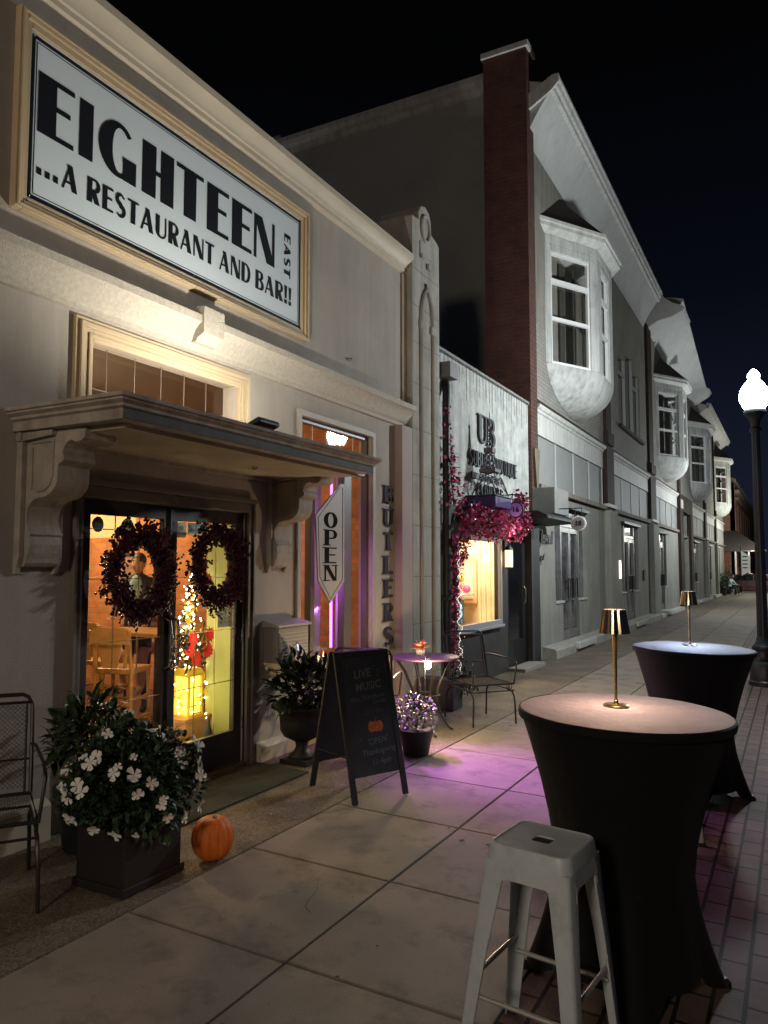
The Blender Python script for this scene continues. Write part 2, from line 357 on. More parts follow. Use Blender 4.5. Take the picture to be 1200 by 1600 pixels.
def letter_polys(word, K, t, gap=.16, serif=False):
    x = 0; P = []; slant = {'N', 'A', 'R', 'W'}
    for ch in word:
        if ch == ' ': x += .38; continue
        w, ss = glyph(ch, K, t)
        for pts, ws in ss:
            if len(pts) == 2 and abs(pts[0][0] - pts[1][0]) > 1e-6 and abs(pts[0][1] - pts[1][1]) > 1e-6:   # slanted: cut level at the cap lines
                (ax, ay), (bx, by) = pts; L = sqrt((ax - bx) ** 2 + (ay - by) ** 2); hw = ws[0] / 2 * L / abs(ay - by)
                poly = [(ax - hw, ay), (ax + hw, ay), (bx + hw, by), (bx - hw, by)]
            else:
                rp = ribbon_polys(pts, ws); m = len(pts)
                for i in range(m - 1):
                    P.append([(x + q.x, q.y) for q in (rp[i], rp[i + 1], rp[2 * m - 2 - i], rp[2 * m - 1 - i])])
                continue
            P.append([(x + a, b) for a, b in poly])
        if serif:
            for sx, sy in SERIF.get(ch, []):
                cx = (K / 2 if sx == 0 else (w - K / 2 if sx == 1 else w * sx)); y0, y1 = (0, .055) if sy == 0 else (.945, 1)
                P.append([(x + cx - K * .95, y0), (x + cx + K * .95, y0), (x + cx + K * .95, y1), (x + cx - K * .95, y1)])
        x += w + gap
    return x - gap, P
def word_mb(word, K, t, o, right, up, width, height, depth=.006, gap=.16, serif=False):
    tw, P = letter_polys(word, K, t, gap, serif); r = Vector(right).normalized(); u = Vector(up).normalized(); n = r.cross(u); o = Vector(o)
    sx = width / tw; mb = MB()
    for i, poly in enumerate(P):
        dz = depth + (i % 7) * .00025; m = len(poly)
        vs = [o + r * a * sx + u * b * height for a, b in poly]; vs2 = [v + n * dz for v in vs]
        mb.add(vs + vs2, [tuple(range(m - 1, -1, -1)), tuple(range(m, 2 * m))] + [(j, (j + 1) % m, m + (j + 1) % m, m + j) for j in range(m)])
    return mb
UP = Vector((0, 0, 1)); YD = Vector((0, 1, 0))
# ================================================================== GROUND
def slope_sheet(name, x0, x1, y0, y1, dz, m, thick=None):
    mb = MB(); z = lambda x: G(x) + dz
    if thick is None: mb.add([(x0, y0, z(x0)), (x1, y0, z(x1)), (x1, y1, z(x1)), (x0, y1, z(x0))], [(0, 1, 2, 3)])
    else: mb.add([(x0, y0, z(x0) - thick), (x1, y0, z(x1) - thick), (x1, y1, z(x1) - thick), (x0, y1, z(x0) - thick), (x0, y0, z(x0)), (x1, y0, z(x1)), (x1, y1, z(x1)), (x0, y1, z(x0))],
                 [(0, 3, 2, 1), (4, 5, 6, 7), (0, 1, 5, 4), (1, 2, 6, 5), (2, 3, 7, 6), (3, 0, 4, 7)])
    return tag(mb.build(name, m, recalc=thick is not None), kind='structure')
M_asph = mat('asphalt', (.045, .045, .047), .85, spec=.3, var=.25, vscale=3, bump=.6, bscale=90)
M_conc = mat('sidewalk concrete', (.25, .21, .165), .82, spec=.3, var=.14, vscale=2.2, bump=.4, bscale=120, dirt=(.105, .088, .070), dscale=3.4, rvar=.14)
M_joint = mat('dark joint sand', (.045, .038, .032), .95)
M_kerb = mat('kerb concrete', (.30, .28, .25), .9, var=.1, bump=.3)
# exposed aggregate strip
def aggregate():
    m, nt, b = _nt('exposed aggregate'); L = nt.links; b.inputs['Roughness'].default_value = .7; setspec(b, .4)
    tc = nt.nodes.new('ShaderNodeTexCoord'); v = nt.nodes.new('ShaderNodeTexVoronoi'); v.inputs['Scale'].default_value = 120
    L.new(tc.outputs['Object'], v.inputs['Vector'])
    r = nt.nodes.new('ShaderNodeValToRGB'); e = r.color_ramp.elements
    e[0].position = 0; e[0].color = (.10, .078, .055, 1); e[1].position = 1; e[1].color = (.27, .225, .165, 1)
    x = r.color_ramp.elements.new(.5); x.color = (.17, .135, .095, 1)
    sp = nt.nodes.new('ShaderNodeSeparateXYZ'); L.new(v.outputs['Color'], sp.inputs[0]); L.new(sp.outputs[0], r.inputs[0])
    n = nt.nodes.new('ShaderNodeTexNoise'); n.inputs['Scale'].default_value = 2.2; n.inputs['Detail'].default_value = 7; L.new(tc.outputs['Object'], n.inputs['Vector'])
    mr = nt.nodes.new('ShaderNodeMapRange'); mr.inputs[1].default_value = .3; mr.inputs[2].default_value = .7; mr.inputs[3].default_value = .55; mr.inputs[4].default_value = 1.15
    L.new(n.outputs['Fac'], mr.inputs[0])
    mx = nt.nodes.new('ShaderNodeMixRGB'); mx.blend_type = 'MULTIPLY'; mx.inputs[0].default_value = 1; L.new(r.outputs[0], mx.inputs[1]); L.new(mr.outputs[0], mx.inputs[2])
    L.new(mx.outputs[0], b.inputs['Base Color'])
    bp = nt.nodes.new('ShaderNodeBump'); bp.inputs['Strength'].default_value = .9; bp.inputs['Distance'].default_value = .006; bp.invert = True
    L.new(v.outputs['Distance'], bp.inputs['Height']); L.new(bp.outputs[0], b.inputs['Normal']); return m
slope_sheet('ground', -60, 80, -40, 260, -.30, M_asph)
slope_sheet('pavement_bed', -.3, 4.62, -12, 57, -.012, M_joint, .2)
slope_sheet('aggregate_strip', .0, 1.139, -12, 57, 0, aggregate(), .03)
mb = MB(); yj = -11.44 + .0; ys = []
y = 2.775 - .948 * 15
while y < 57: ys.append(y); y += .948
for (xa, xb) in ((1.144, 2.055), (2.055, 2.97)):
    for i in range(len(ys) - 1):
        y0, y1 = ys[i], min(ys[i + 1], 57); g = .0075; t = .004 * (random.random() - .5) * .6
        x0, x1 = xa + g, xb - g
        c = [(x0, y0 + g), (x1, y0 + g), (x1, y1 - g), (x0, y1 - g)]; ci = [(x0 + .004, y0 + g + .004), (x1 - .004, y0 + g + .004), (x1 - .004, y1 - g - .004), (x0 + .004, y1 - g - .004)]
        vs = [(a, b, G(a) - .011) for a, b in c] + [(a, b, G(a) - .003 + t) for a, b in c] + [(a, b, G(a) + t) for a, b in ci]
        mb.add(vs, [(0, 1, 5, 4), (1, 2, 6, 5), (2, 3, 7, 6), (3, 0, 4, 7), (4, 5, 9, 8), (5, 6, 10, 9), (6, 7, 11, 10), (7, 4, 8, 11), (8, 9, 10, 11)])
tag(mb.build('sidewalk', M_conc), kind='structure')
M_paver = brickmat('brick pavers', (.150, .098, .086), (.105, .076, .072), (.010, .008, .007), 'YX', bw=.235, bh=.118, ms=.010, rough=.8, bump=.5, var=.35, groove=-.15)
slope_sheet('brick_paving', 2.975, 4.45, -12, 57, 0, M_paver, .02)
slope_sheet('kerb', 4.46, 4.60, -12, 57, .003, M_kerb, .30)

# ================================================================== RESTAURANT BUILDING
RB = thing('restaurant_building', 'cream stucco restaurant front with moulded cornices, a stone door canopy and lit windows', 'building', (0, 4, 0))
# facade wall with openings: doorway, transom over the canopy, tall window on the right
holes = [(3.41, 5.09, 0.0, 2.06), (3.43, 4.945, 2.56, 3.095), (5.86, 7.22, .70, 3.02)]
rect_wall('X', 0.0, -.15, -5.0, 7.77, -.12, 5.13, holes).build('wall', M_stucco, RB)
mb = MB(); mb.box(-.15, .0, 7.772, 8.05, -.12, 5.13); mb.build('wall', M_stucco, RB)
mb = MB(); mb.box(-12, -.152, -5, -4.75, -.12, 5.0); mb.box(-12, -.152, 7.8, 8.02, -.12, 5.2); mb.box(-12, -11.75, -4.74, 7.79, -.12, 5.0); mb.build('side_wall', M_stucco, RB)
mb = MB(); mb.box(-11.74, -.152, -4.74, 7.79, 4.6, 4.7); mb.build('roof', M_black, RB)
# parapet cornice
mb = MB(); mb.prism([(0.001, 5.10), (.035, 5.125), (.035, 5.165), (.05, 5.175), (.055, 5.20), (.075, 5.235), (.105, 5.265), (.125, 5.275), (.125, 5.335), (.10, 5.345), (.09, 5.36), (-.34, 5.47), (-.34, 5.10)], 'Y', -5.0, 8.04)
mb.build('parapet_cornice', M_trim, RB, smooth=True)
mb = MB(); mb.box(-.36, -.30, -5, 8.03, 5.472, 5.50); mb.build('coping', M_fascia, RB)
# belt cornice above the windows
BP = [(0.001, 3.245), (.03, 3.25), (.03, 3.285), (.045, 3.295), (.06, 3.32), (.075, 3.36), (.10, 3.40), (.135, 3.43), (.155, 3.44), (.155, 3.495), (.13, 3.505), (0.001, 3.53)]
mb = MB(); mb.prism(BP, 'Y', -5.0, 8.044); mb.build('belt_cornice', M_band, RB, smooth=True)
mb = MB(); mb.prism([(.0, 3.30), (.10, 3.30), (.115, 3.33), (.175, 3.36), (.175, 3.56), (.0, 3.575)], 'Y', 4.33, 4.56); mb.build('keystone', M_band, RB)
mb = MB(); mb.box(.001, .03, 7.97, 8.04, 3.535, 5.10); mb.build('corner_strip', M_trim, RB)
mb = MB(); mb.box(.001, .10, 7.775, 8.045, -.02, 3.243); mb.build('pilaster', M_pil, RB, bevel=.006)
mb = MB(); mb.prism([(.001, -.03), (.06, -.03), (.06, .20), (.045, .22), (.03, .225), (.001, .24)], 'Y', -5, 3.20); mb.build('base_moulding', M_trim, RB)
mb = MB(); mb.prism([(.001, -.03), (.06, -.03), (.06, .11), (.045, .13), (.03, .135), (.001, .15)], 'Y', 5.24, 7.768); mb.build('base_moulding', M_trim, RB)
# small wall anchor that catches the light
mb = MB(); mb.ball((.02, 6.74, 3.76), .02, 8); mb.build('wall_bolt', M_chrome, RB, smooth=True)

def frame_rect(mb, x0, x1, y0, y1, z0, z1, w, sides='LRTB'):
    if 'L' in sides: mb.box(x0, x1, y0, y0 + w, z0, z1)
    if 'R' in sides: mb.box(x0, x1, y1 - w, y1, z0, z1)
    if 'T' in sides: mb.box(x0, x1, y0 + w, y1 - w, z1 - w, z1)
    if 'B' in sides: mb.box(x0, x1, y0 + w, y1 - w, z0, z0 + w)
    return mb
# transom window with stepped casing
cs = MB(); frame_rect(cs, .001, .030, 3.30, 5.08, 2.50, 3.215, .14, 'LRT'); w_tr = cs.build('transom_window', M_tan, RB, bevel=.004)
mb = MB(); frame_rect(mb, .031, .05, 3.33, 5.05, 2.50, 3.185, .035, 'LRT'); frame_rect(mb, .031, .042, 3.40, 4.98, 2.50, 3.12, .022, 'LRT'); mb.build('frame', M_tan, w_tr, bevel=.004)
mb = MB(); mb.box(-.115, -.105, 3.431, 4.944, 2.561, 3.094); mb.build('pane', M_glass, w_tr)
mb = MB()
for yy in (3.668, 3.922, 4.18, 4.425, 4.675): mb.box(-.103, -.098, yy - .0028, yy + .0028, 2.57, 3.09)
mb.box(-.097, -.092, 3.44, 4.94, 2.795, 2.801); mb.build('glazing_bars', mat('dull came metal', (.16, .12, .09), .6), w_tr)
# door casing
dc = MB(); dc.box(-.02, .025, 3.335, 3.41, -.01, 2.135); dc.box(-.02, .025, 5.09, 5.165, -.01, 2.135); dc.box(-.02, .025, 3.411, 5.089, 2.06, 2.135)
dc.box(.026, .04, 3.335, 3.36, -.01, 2.16); dc.box(.026, .04, 5.14, 5.165, -.01, 2.16); dc.box(.026, .05, 3.32, 5.18, 2.136, 2.17)
dc.build('door_casing', M_doorcase, RB, bevel=.004)
mb = MB(); mb.box(-.20, .03, 3.415, 5.085, -.01, .045); mb.build('threshold', M_goldd, RB)
def leaf_door(y0, y1, hinge):
    xf, xb = -.03, -.075
    d = rect_wall('X', xf, xb, y0, y1, .05, 2.055, [(y0 + .065 + (.03 if hinge == 'L' else 0), y1 - .065 - (0.03 if hinge == 'R' else 0), .30, 1.955)]).build('door', M_doorpaint, RB, bevel=.003)
    gy0, gy1 = y0 + .065 + (.03 if hinge == 'L' else 0), y1 - .065 - (0.03 if hinge == 'R' else 0)
    mb = MB(); mb.box(xf - .025, xf - .019, gy0 + .001, gy1 - .001, .301, 1.954); mb.build('glass', M_glass, d)
    mb = MB(); n = 4
    for k in (1, 2): yy = gy0 + (gy1 - gy0) * k / 3; mb.box(xf - .018, xf - .013, yy - .003, yy + .003, .302, 1.953)
    for zz in (.70, 1.11, 1.53, 1.86): mb.box(xf - .012, xf - .008, gy0 + .002, gy1 - .002, zz - .003, zz + .003)
    mb.build('glazing_bars', M_goldd, d)
    yh = y1 - .035 if hinge == 'L' else y0 + .035
    mb = MB(); mb.tube([(xf + .002, yh, .88), (xf + .05, yh, .90), (xf + .06, yh, .98), (xf + .06, yh, 1.16), (xf + .05, yh, 1.22), (xf + .002, yh, 1.24)], .011, 8); mb.build('handle', M_chrome, d, smooth=True)
    mb = MB(); yk = y0 + .006 if hinge == 'L' else y1 - .006
    for zz in (.35, 1.05, 1.78): mb.tube([(xf + .008, yk, zz - .05), (xf + .008, yk, zz + .05)], .008, 8)
    mb.build('hinge', M_chrome, d)
    return d, gy0, gy1
doorL, gl0, gl1 = leaf_door(3.415, 4.235, 'L')
doorR, gr0, gr1 = leaf_door(4.245, 5.085, 'R')
mb = MB(); mb.box(-.028, -.015, 4.225, 4.262, .05, 2.05); mb.build('astragal', M_doorpaint, RB)
# stickers on the glass
def disc_mb(x, y, z, ry, rz, n=20, t=.003):
    return MB().prism([(y + ry * cos(2 * pi * k / n), z + rz * sin(2 * pi * k / n)) for k in range(n)], 'X', x, x + t)
M_stg = mat('green sticker', (.10, .42, .12), .5); M_stk = mat('slate sticker', (.16, .22, .25), .5); M_stt = mat('teal sticker', (.18, .45, .42), .5); M_sty = mat('cream sticker', (.80, .80, .50), .5)
s1 = disc_mb(-.049, gl0 + .075, 1.89, .048, .052).build('window_sticker', M_stk, doorL); text_mb('18 East', .03, (-.045, gl0 + .075, 1.89), YD, UP, .001).build('lettering', M_sty, s1)
s2 = disc_mb(-.049, gl0 + .33, 1.86, .065, .085).build('window_sticker', M_stg, doorL); text_mb('FAVE', .048, (-.045, gl0 + .33, 1.86), YD, UP, .001, .001).build('lettering', M_sty, s2)
s3 = MB().box(-.049, -.046, gr0 + .01, gr0 + .11, 1.83, 1.945).build('window_sticker', M_sty, doorR); disc_mb(-.0455, gr0 + .06, 1.90, .022, .022, 12, .001).build('lettering', M_stk, s3)
s4 = MB().box(-.049, -.046, gr0 + .13, gr0 + .35, 1.865, 1.945).build('window_sticker', M_stt, doorR); text_mb('WELCOME', .03, (-.0455, gr0 + .24, 1.905), YD, UP, .001).build('lettering', M_sty, s4)
s5 = disc_mb(-.049, gr1 - .05, 1.885, .038, .042).build('window_sticker', M_stk, doorR); text_mb('18', .03, (-.045, gr1 - .05, 1.885), YD, UP, .001).build('lettering', M_sty, s5)
s6 = MB().box(-.0485, -.0475, gr1 - .19, gr1 - .02, 1.13, 1.42).build('hours_notice', mat('clear film', (.42, .44, .24), .4), doorR)
mb = text_mb('Hours', .045, (-.0465, gr1 - .105, 1.385), YD, UP, .001)
for k, l in enumerate(('Mon  CLOSED', 'Tue  11 - 2', 'Wed 11 - 9', 'Thu  11 - 9', 'Fri   11 - 10', 'Sat  11 - 10')):
    q = text_mb(l, .026, (-.0465, gr1 - .105, 1.335 - k * .033), YD, UP, .001); mb.add(q.v, q.f)
mb.build('lettering', M_ink, s6)

# ------------------------------------------------------------------ canopy and scroll brackets
CY0, CY1, CX1 = 2.84, 5.70, .95
prof = [(0, 2.395), (0, 2.45), (.02, 2.46), (.02, 2.475), (.045, 2.49), (.045, 2.50), (.06, 2.505), (.06, 2.525)]   # outward step, height
mb = MB(); rings = []
for (o, z) in prof:
    rings.append([(0.002, CY0 - o + .06, z), (CX1 + o - .06, CY0 - o + .06, z), (CX1 + o - .06, CY1 + o - .06, z), (0.002, CY1 + o - .06, z)])
vs = [p for r in rings for p in r]; fs = []
for i in range(len(rings) - 1):
    for k in range(4): fs.append((i * 4 + k, i * 4 + (k + 1) % 4, (i + 1) * 4 + (k + 1) % 4, (i + 1) * 4 + k))
fs.append(tuple((len(rings) - 1) * 4 + k for k in range(4))); fs.append((0, 1, 2, 3))
mb.add(vs, fs); canopy = mb.build('door_canopy', M_stone, RB)
mb = MB(); mb.box(CX1 - .0595, CX1 - .052, CY0 + .061, CY1 - .061, 2.397, 2.449); mb.build('front_edge_shade', M_fascia, canopy)  # stone front face darkened: its shade is put into the colour
# coffered soffit
mb = MB(); frame_rect(mb, 0, 0, 0, 0, 0, 0, 0, ''); z0, z1 = 2.355, 2.3945
mb.box(.05, .80, CY0 + .16, CY1 - .16, 2.368, 2.3945); mb.build('soffit_panel', mat('canopy soffit plaster', (.42, .37, .27), .9, spec=.2, var=.18, vscale=3, bump=.3, bscale=40), canopy)
mb = MB(); mb.box(.002, .05, CY0 + .08, CY1 - .08, 2.34, 2.3945); mb.build('soffit_moulding', M_stone, canopy)
mb = MB(); mb.ball((.42, 4.65, 2.36), .022, 8); mb.build('soffit_lamp', M_chrome, canopy, smooth=True)
def bracket(yc, w):
    P = [(.0, 2.394), (.535, 2.394), (.525, 2.33), (.50, 2.315), (.455, 2.31), (.42, 2.325), (.385, 2.315), (.36, 2.285), (.35, 2.25), (.365, 2.24), (.365, 2.215), (.345, 2.205), (.315, 2.19),
         (.313, 2.12)]
    P += [(.165 + .148 * cos(radians(-a)), 2.12 + .115 * sin(radians(-a))) for a in (12, 25, 38, 51, 64, 77, 90)]
    P += [(.13, 2.0), (.10, 1.985), (.075, 1.96), (.06, 1.925), (.058, 1.89), (.065, 1.85), (.085, 1.81), (.10, 1.80), (.085, 1.785), (.095, 1.74), (.085, 1.69), (.07, 1.655), (.065, 1.63), (.045, 1.61), (.0, 1.605)]
    b = MB().prism(P, 'Y', yc - w / 2, yc + w / 2).build('scroll_bracket', M_stone, canopy, bevel=.004)
    m2 = MB(); m2.prism([(.0, 2.396 - .004), (.30, 2.392), (.30, 2.36), (.05, 2.34), (.05, 1.66), (.03, 1.60), (.02, 1.565), (0, 1.56)], 'Y', yc - w / 2 - .035, yc - w / 2 - .001)
    m2.prism([(.0, 2.396 - .004), (.30, 2.392), (.30, 2.36), (.05, 2.34), (.05, 1.66), (.03, 1.60), (.02, 1.565), (0, 1.56)], 'Y', yc + w / 2 + .001, yc + w / 2 + .035); m2.build('back_plate', M_stone, b, bevel=.003)
    for sy in (-1, 1):
        yy = yc + sy * (w / 2 + .004)
        for path in ([(.10, 2.33), (.28, 2.33), (.275, 2.13), (.255, 2.08), (.21, 2.05), (.16, 2.045)], [(.10, 2.30), (.10, 2.06)]):
            MB().tube([(px, yy, pz) for px, pz in path], .009, 6).build('scroll_moulding', M_stone, b, smooth=True)
bracket(3.08, .23); bracket(5.50, .21)

# ------------------------------------------------------------------ tall window on the right with a purple light strip
M_wf = mat('brown window frame', (.10, .078, .066), .45, spec=.4, var=.1)
M_wfl = mat('warm grey window casing', (.36, .31, .25), .6, spec=.3, var=.06)
cs = MB(); frame_rect(cs, .001, .028, 5.80, 7.28, .64, 3.075, .058, 'LRT'); cs.box(.001, .06, 5.77, 7.31, .60, .64); cs.box(-.148, .028, 5.861, 7.219, .642, .70)
w2 = cs.build('tall_window', M_wfl, RB, bevel=.003)
mb = MB(); frame_rect(mb, -.10, -.03, 5.861, 7.219, .701, 3.019, .045); mb.box(-.10, -.03, 5.907, 7.173, 2.58, 2.66)
mb.box(-.10, -.03, 6.10, 6.17, .747, 2.579); mb.box(-.10, -.02, 6.70, 6.84, .747, 2.579); mb.build('frame', M_wf, w2, bevel=.003)
for (a, b_, c, d) in ((5.907, 6.099, .747, 2.579), (6.171, 6.699, .747, 2.579), (6.841, 7.173, .747, 2.579), (5.907, 7.173, 2.661, 2.973)):
    MB().box(-.07, -.064, a, b_, c, d).build('pane', M_glass, w2)
mb = MB()
for yy in (6.16, 6.42, 6.68, 6.93): mb.box(-.062, -.058, yy - .003, yy + .003, 2.665, 2.97)
mb.box(-.057, -.054, 5.91, 7.17, 2.78, 2.786); mb.build('glazing_bars', M_trim, w2)
mb = MB(); mb.tube([(-.17, 6.69, .80), (-.17, 6.69, 2.52)], .013, 8); mb.build('light_strip', emit('violet light strip', (.42, .10, 1.0), 7.0), w2)
mb = MB(); mb.tube([(-.15, 6.655, 1.45), (-.15, 6.655, 2.05)], .010, 8); mb.build('light_strip', emit('magenta light strip', (1.0, .08, .85), 6.0), w2)
def curtain(y0, y1, m, x=-.24, z0=.72, z1=2.56):
    mb = MB(); n = 26; vs = []; fs = []
    for i in range(n + 1):
        yy = y0 + (y1 - y0) * i / n; xx = x + .02 * sin(i * 1.45)
        vs += [(xx, yy, z0), (xx, yy, z1)]
    for i in range(n): fs.append((2 * i, 2 * i + 2, 2 * i + 3, 2 * i + 1))
    return mb.add(vs, fs).build('curtain', m, w2, smooth=True, recalc=False)
curtain(6.86, 7.16, mat('pale curtain', (.50, .47, .42), .9), x=-.22)
curtain(6.60, 6.72, mat('pale curtain edge', (.50, .47, .42), .9), x=-.33)
# vertical lettering beside the window
for i, ch in enumerate('BUTLERS'):
    zc = 2.56 - i * .262
    word_mb(ch, .25, .13, (.004, 7.50, zc - .235), YD, UP, .20, .20, .014, serif=True).build('sign_letter', mat('weathered dark letter', (.016, .015, .015), .9, var=.3, vscale=20), RB)
mb = MB(); mb.box(.001, .012, 7.50, 7.72, .55, .63); pl = mb.build('wall_plaque', mat('tan plaque', (.30, .23, .13), .5), RB)
mb = MB(); mb.box(.0122, .0135, 7.53, 7.62, .58, .60); mb.box(.0122, .0135, 7.64, 7.68, .57, .61); mb.build('plaque_mark', M_fascia, pl)

# ------------------------------------------------------------------ inside the restaurant
M_inb = brickmat('orange brick inside', (.52, .20, .065), (.42, .145, .05), (.30, .20, .12), 'XZ', bw=.21, bh=.075, ms=.008, bump=.6, var=.35)
M_inw = mat('cream plaster inside', (.62, .50, .30), .9, var=.06)
M_infl = mat('dark floor inside', (.06, .035, .022), .35, spec=.5, var=.2)
mb = MB(); mb.box(-7.0, -3.85, 7.60, 7.78, 0, 2.02); mb.box(-3.849, -.153, 7.60, 7.78, 0, 3.549); mb.build('inner_brick_wall', M_inb, RB)
mb = MB(); mb.box(-7.0, -3.851, 7.60, 7.78, 2.022, 3.549); mb.build('inner_plaster_wall', M_inw, RB)
mb = MB(); mb.box(-7.2, -7.0, -.5, 7.8, 0, 3.6); mb.build('inner_plaster_wall', M_inw, RB)
mb = MB(); mb.box(-7.0, -.153, -.7, -.5, 0, 3.6); mb.build('inner_plaster_wall', M_inw, RB)
mb = MB(); mb.box(-7.2, -.153, -.7, 7.8, -.03, .02); mb.build('inner_floor', M_infl, RB)
mb = MB(); mb.box(-7.2, -.153, -.7, 7.8, 3.55, 3.6); mb.build('ceiling', mat('brown ceiling', (.07, .045, .035), .8), RB)
M_green = mat('yellow green partition', (.40, .44, .17), .8)
mb = MB(); mb.box(-.42, -.153, 5.10, 5.15, .02, 2.2); mb.build('partition', M_green, RB)
# framed pictures on the brick
for (x0, x1, z0, z1) in ((-1.75, -1.25, 1.25, 1.75), (-4.4, -3.7, 1.3, 1.8)):
    pf = MB().box(x0, x1, 7.56, 7.598, z0, z1).build('picture_frame', M_black, RB)
    MB().box(x0 + .05, x1 - .05, 7.555, 7.559, z0 + .05, z1 - .05).build('picture', mat('muted print', (.30, .16, .12), .5, var=.5, vscale=9), pf)
# ================================================================== STONE PIER between the two shops
PR = thing('stone_pier', 'tall pale limestone pier with a pointed arch panel and round medallion at its top', 'pier', (0, 8.45, 0))
PXF = .10
pp = [(8.05, -.1), (8.84, -.1), (8.84, 5.72), (8.78, 5.76), (8.60, 5.80), (8.60, 5.95), (8.54, 6.05), (8.42, 6.09), (8.30, 6.05), (8.24, 5.95), (8.24, 5.86), (8.05, 5.84)]
ph = MB().prism(pp, 'X', -.45, PXF)
ph.build('shaft', M_pier, PR, bevel=.006)
arch = []
for i in range(9): a = radians(180 - 66 * i / 8); arch.append((8.66 + .36 * cos(a) - .02, 4.62 + .5 * sin(a)))
for i in range(9): a = radians(66 - 66 * i / 8); arch.append((8.24 + .36 * cos(a) + .02, 4.62 + .5 * sin(a)))
mb = MB(); mb.tube([(PXF + .006, arch[0][0], .5)] + [(PXF + .006, y, z) for y, z in arch] + [(PXF + .006, arch[-1][0], .5)], .028, 8); mb.build('arch_moulding', M_pier, PR, smooth=True)
mb = MB(); mb.box(PXF - .01, PXF + .03, 8.56, 8.68, 4.50, 4.60); mb.box(PXF - .01, PXF + .03, 8.24, 8.34, 4.50, 4.60); mb.build('arch_capital', M_pier, PR, bevel=.008)
mb = MB(); mb.tube([(PXF + .005, 8.42 + .12 * cos(t * pi / 12), 5.80 + .16 * sin(t * pi / 12)) for t in range(24)], .022, 8, closed=True); mb.build('medallion', M_pier, PR, smooth=True)
mb = MB()
mb.box(PXF + .0005, PXF + .012, 8.26, 8.58, 5.44, 5.60)
mb.box(PXF + .0005, PXF + .03, 8.46, 8.53, 5.30, 5.37); mb.box(PXF + .0005, PXF + .03, 8.28, 8.35, 5.38, 5.44); mb.build('carved_block', M_pier, PR, bevel=.005)
for z in (.35, .95, 1.5, 2.1, 2.7, 3.25, 3.8, 4.3, 4.75, 5.2):
    MB().box(PXF - .001, PXF + .0015, 8.056, 8.835, z, z + .008).build('mortar_joint', mat('pier joint', (.16, .145, .12), .95), PR)

# ================================================================== BOUTIQUE (small shop with the tower ornament)
BQ = thing('boutique_building', 'small boutique with pale flaking stucco above and black shopfront below, beside brown chimney', 'building', (0, 11, 0))
M_flake = mat('flaking pale stucco', (.44, .45, .42), .9, spec=.2, var=.22, vscale=5, bump=.8, bscale=35, dirt=(.26, .30, .27), dscale=2.2, streak=.35)
rect_wall('X', .02, -.3, 8.86, 12.79, 2.45, 4.42, []).build('upper_wall', M_flake, BQ)
mb = MB(); mb.box(-.32, .05, 8.86, 12.79, 4.421, 4.475); mb.build('coping', mat('worn coping', (.20, .20, .19), .8, var=.5, vscale=20, bump=.5), BQ)
M_shopb = mat('charcoal shopfront', (.045, .043, .042), .6, spec=.35, var=.2, vscale=3, bump=.2)
rect_wall('X', .02, -.05, 8.86, 12.79, -.1, 2.449, [(9.50, 11.20, .80, 2.02), (11.62, 12.66, .04, 2.30)]).build('shopfront', M_shopb, BQ)
mb = MB(); mb.box(.021, .10, 12.64, 12.76, -.05, 2.40); mb.build('door_post', M_shopb, BQ)
mb = MB(); mb.box(-8, -.31, 8.86, 12.79, -.1, -.0); mb.box(-8, -.31, 12.6, 12.79, 0.001, 4.4); mb.box(-8, -.31, 8.86, 12.59, 4.2, 4.4); mb.build('shell', M_black, BQ)
# display window
cs = MB(); frame_rect(cs, .021, .07, 9.46, 11.24, .76, 2.06, .07); cs.box(.021, .10, 9.44, 11.26, .72, .759)
sw = cs.build('display_window', mat('silver window frame', (.34, .34, .36), .4, spec=.5, var=.1), BQ, bevel=.004)
MB().box(-.02, -.014, 9.50, 11.20, .80, 2.02).build('pane', M_glass, sw)
M_shi = mat('bright cream shop wall', (.80, .62, .38), .8, var=.12, vscale=2)
mb = MB(); mb.box(-1.20, -1.15, 9.2, 12.5, .5, 2.4); mb.box(-1.149, -.051, 12.45, 12.5, .5, 2.4); mb.box(-1.149, -.051, 9.2, 9.25, .5, 2.4); mb.box(-1.149, -.051, 9.251, 12.449, .5, .55); mb.box(-1.149, -.051, 9.251, 12.449, 2.3, 2.4)
mb.build('display_case', M_shi, sw)
mb = MB()
for k in range(9): mb.tube([(-.74 + k * .045, 12.40 + .015 * (k % 2), .56), (-.74 + k * .045, 12.40 + .015 * (k % 2), 2.28)], .024, 8)
mb.build('drape', mat('striped drape', (.72, .68, .42), .8, var=.3, vscale=3), sw, smooth=True)
mb = MB(); mb.box(-1.08, -.80, 12.40, 12.44, 1.0, 1.75); mb.build('display_panel', mat('peach panel', (.78, .50, .30), .6), sw)
mb = MB(); mb.box(-1.14, -.80, 11.6, 12.3, 1.14, 1.17); mb.build('shelf', M_white, sw)
mb = MB(); mb.box(-1.02, -.86, 12.385, 12.399, 1.08, 1.68); mb.build('mirror', mat('pale mirror', (.8, .72, .55), .3), sw)
st = MB().box(-.12, -.10, 9.56, 10.10, .83, 1.16).build('window_notice', mat('grey green notice', (.18, .25, .24), .5), sw)
text_mb('UB', .26, (-.097, 9.86, 1.0), YD, UP, .002, .008).build('lettering', emit('pale lettering', (.6, .9, .9), .8), st)
MB().ball((-1.0, 12.0, 1.28), .10, 8).build('pink_goods', mat('pink goods', (.8, .10, .30), .5), sw, smooth=True)
MB().ball((-.90, 12.2, 1.25), .07, 8).build('pink_goods', MC['pink goods'], sw, smooth=True)
MB().ball((-1.02, 12.15, 1.43), .08, 8).build('yellow_goods', mat('yellow goods', (.85, .65, .08), .5), sw, smooth=True)
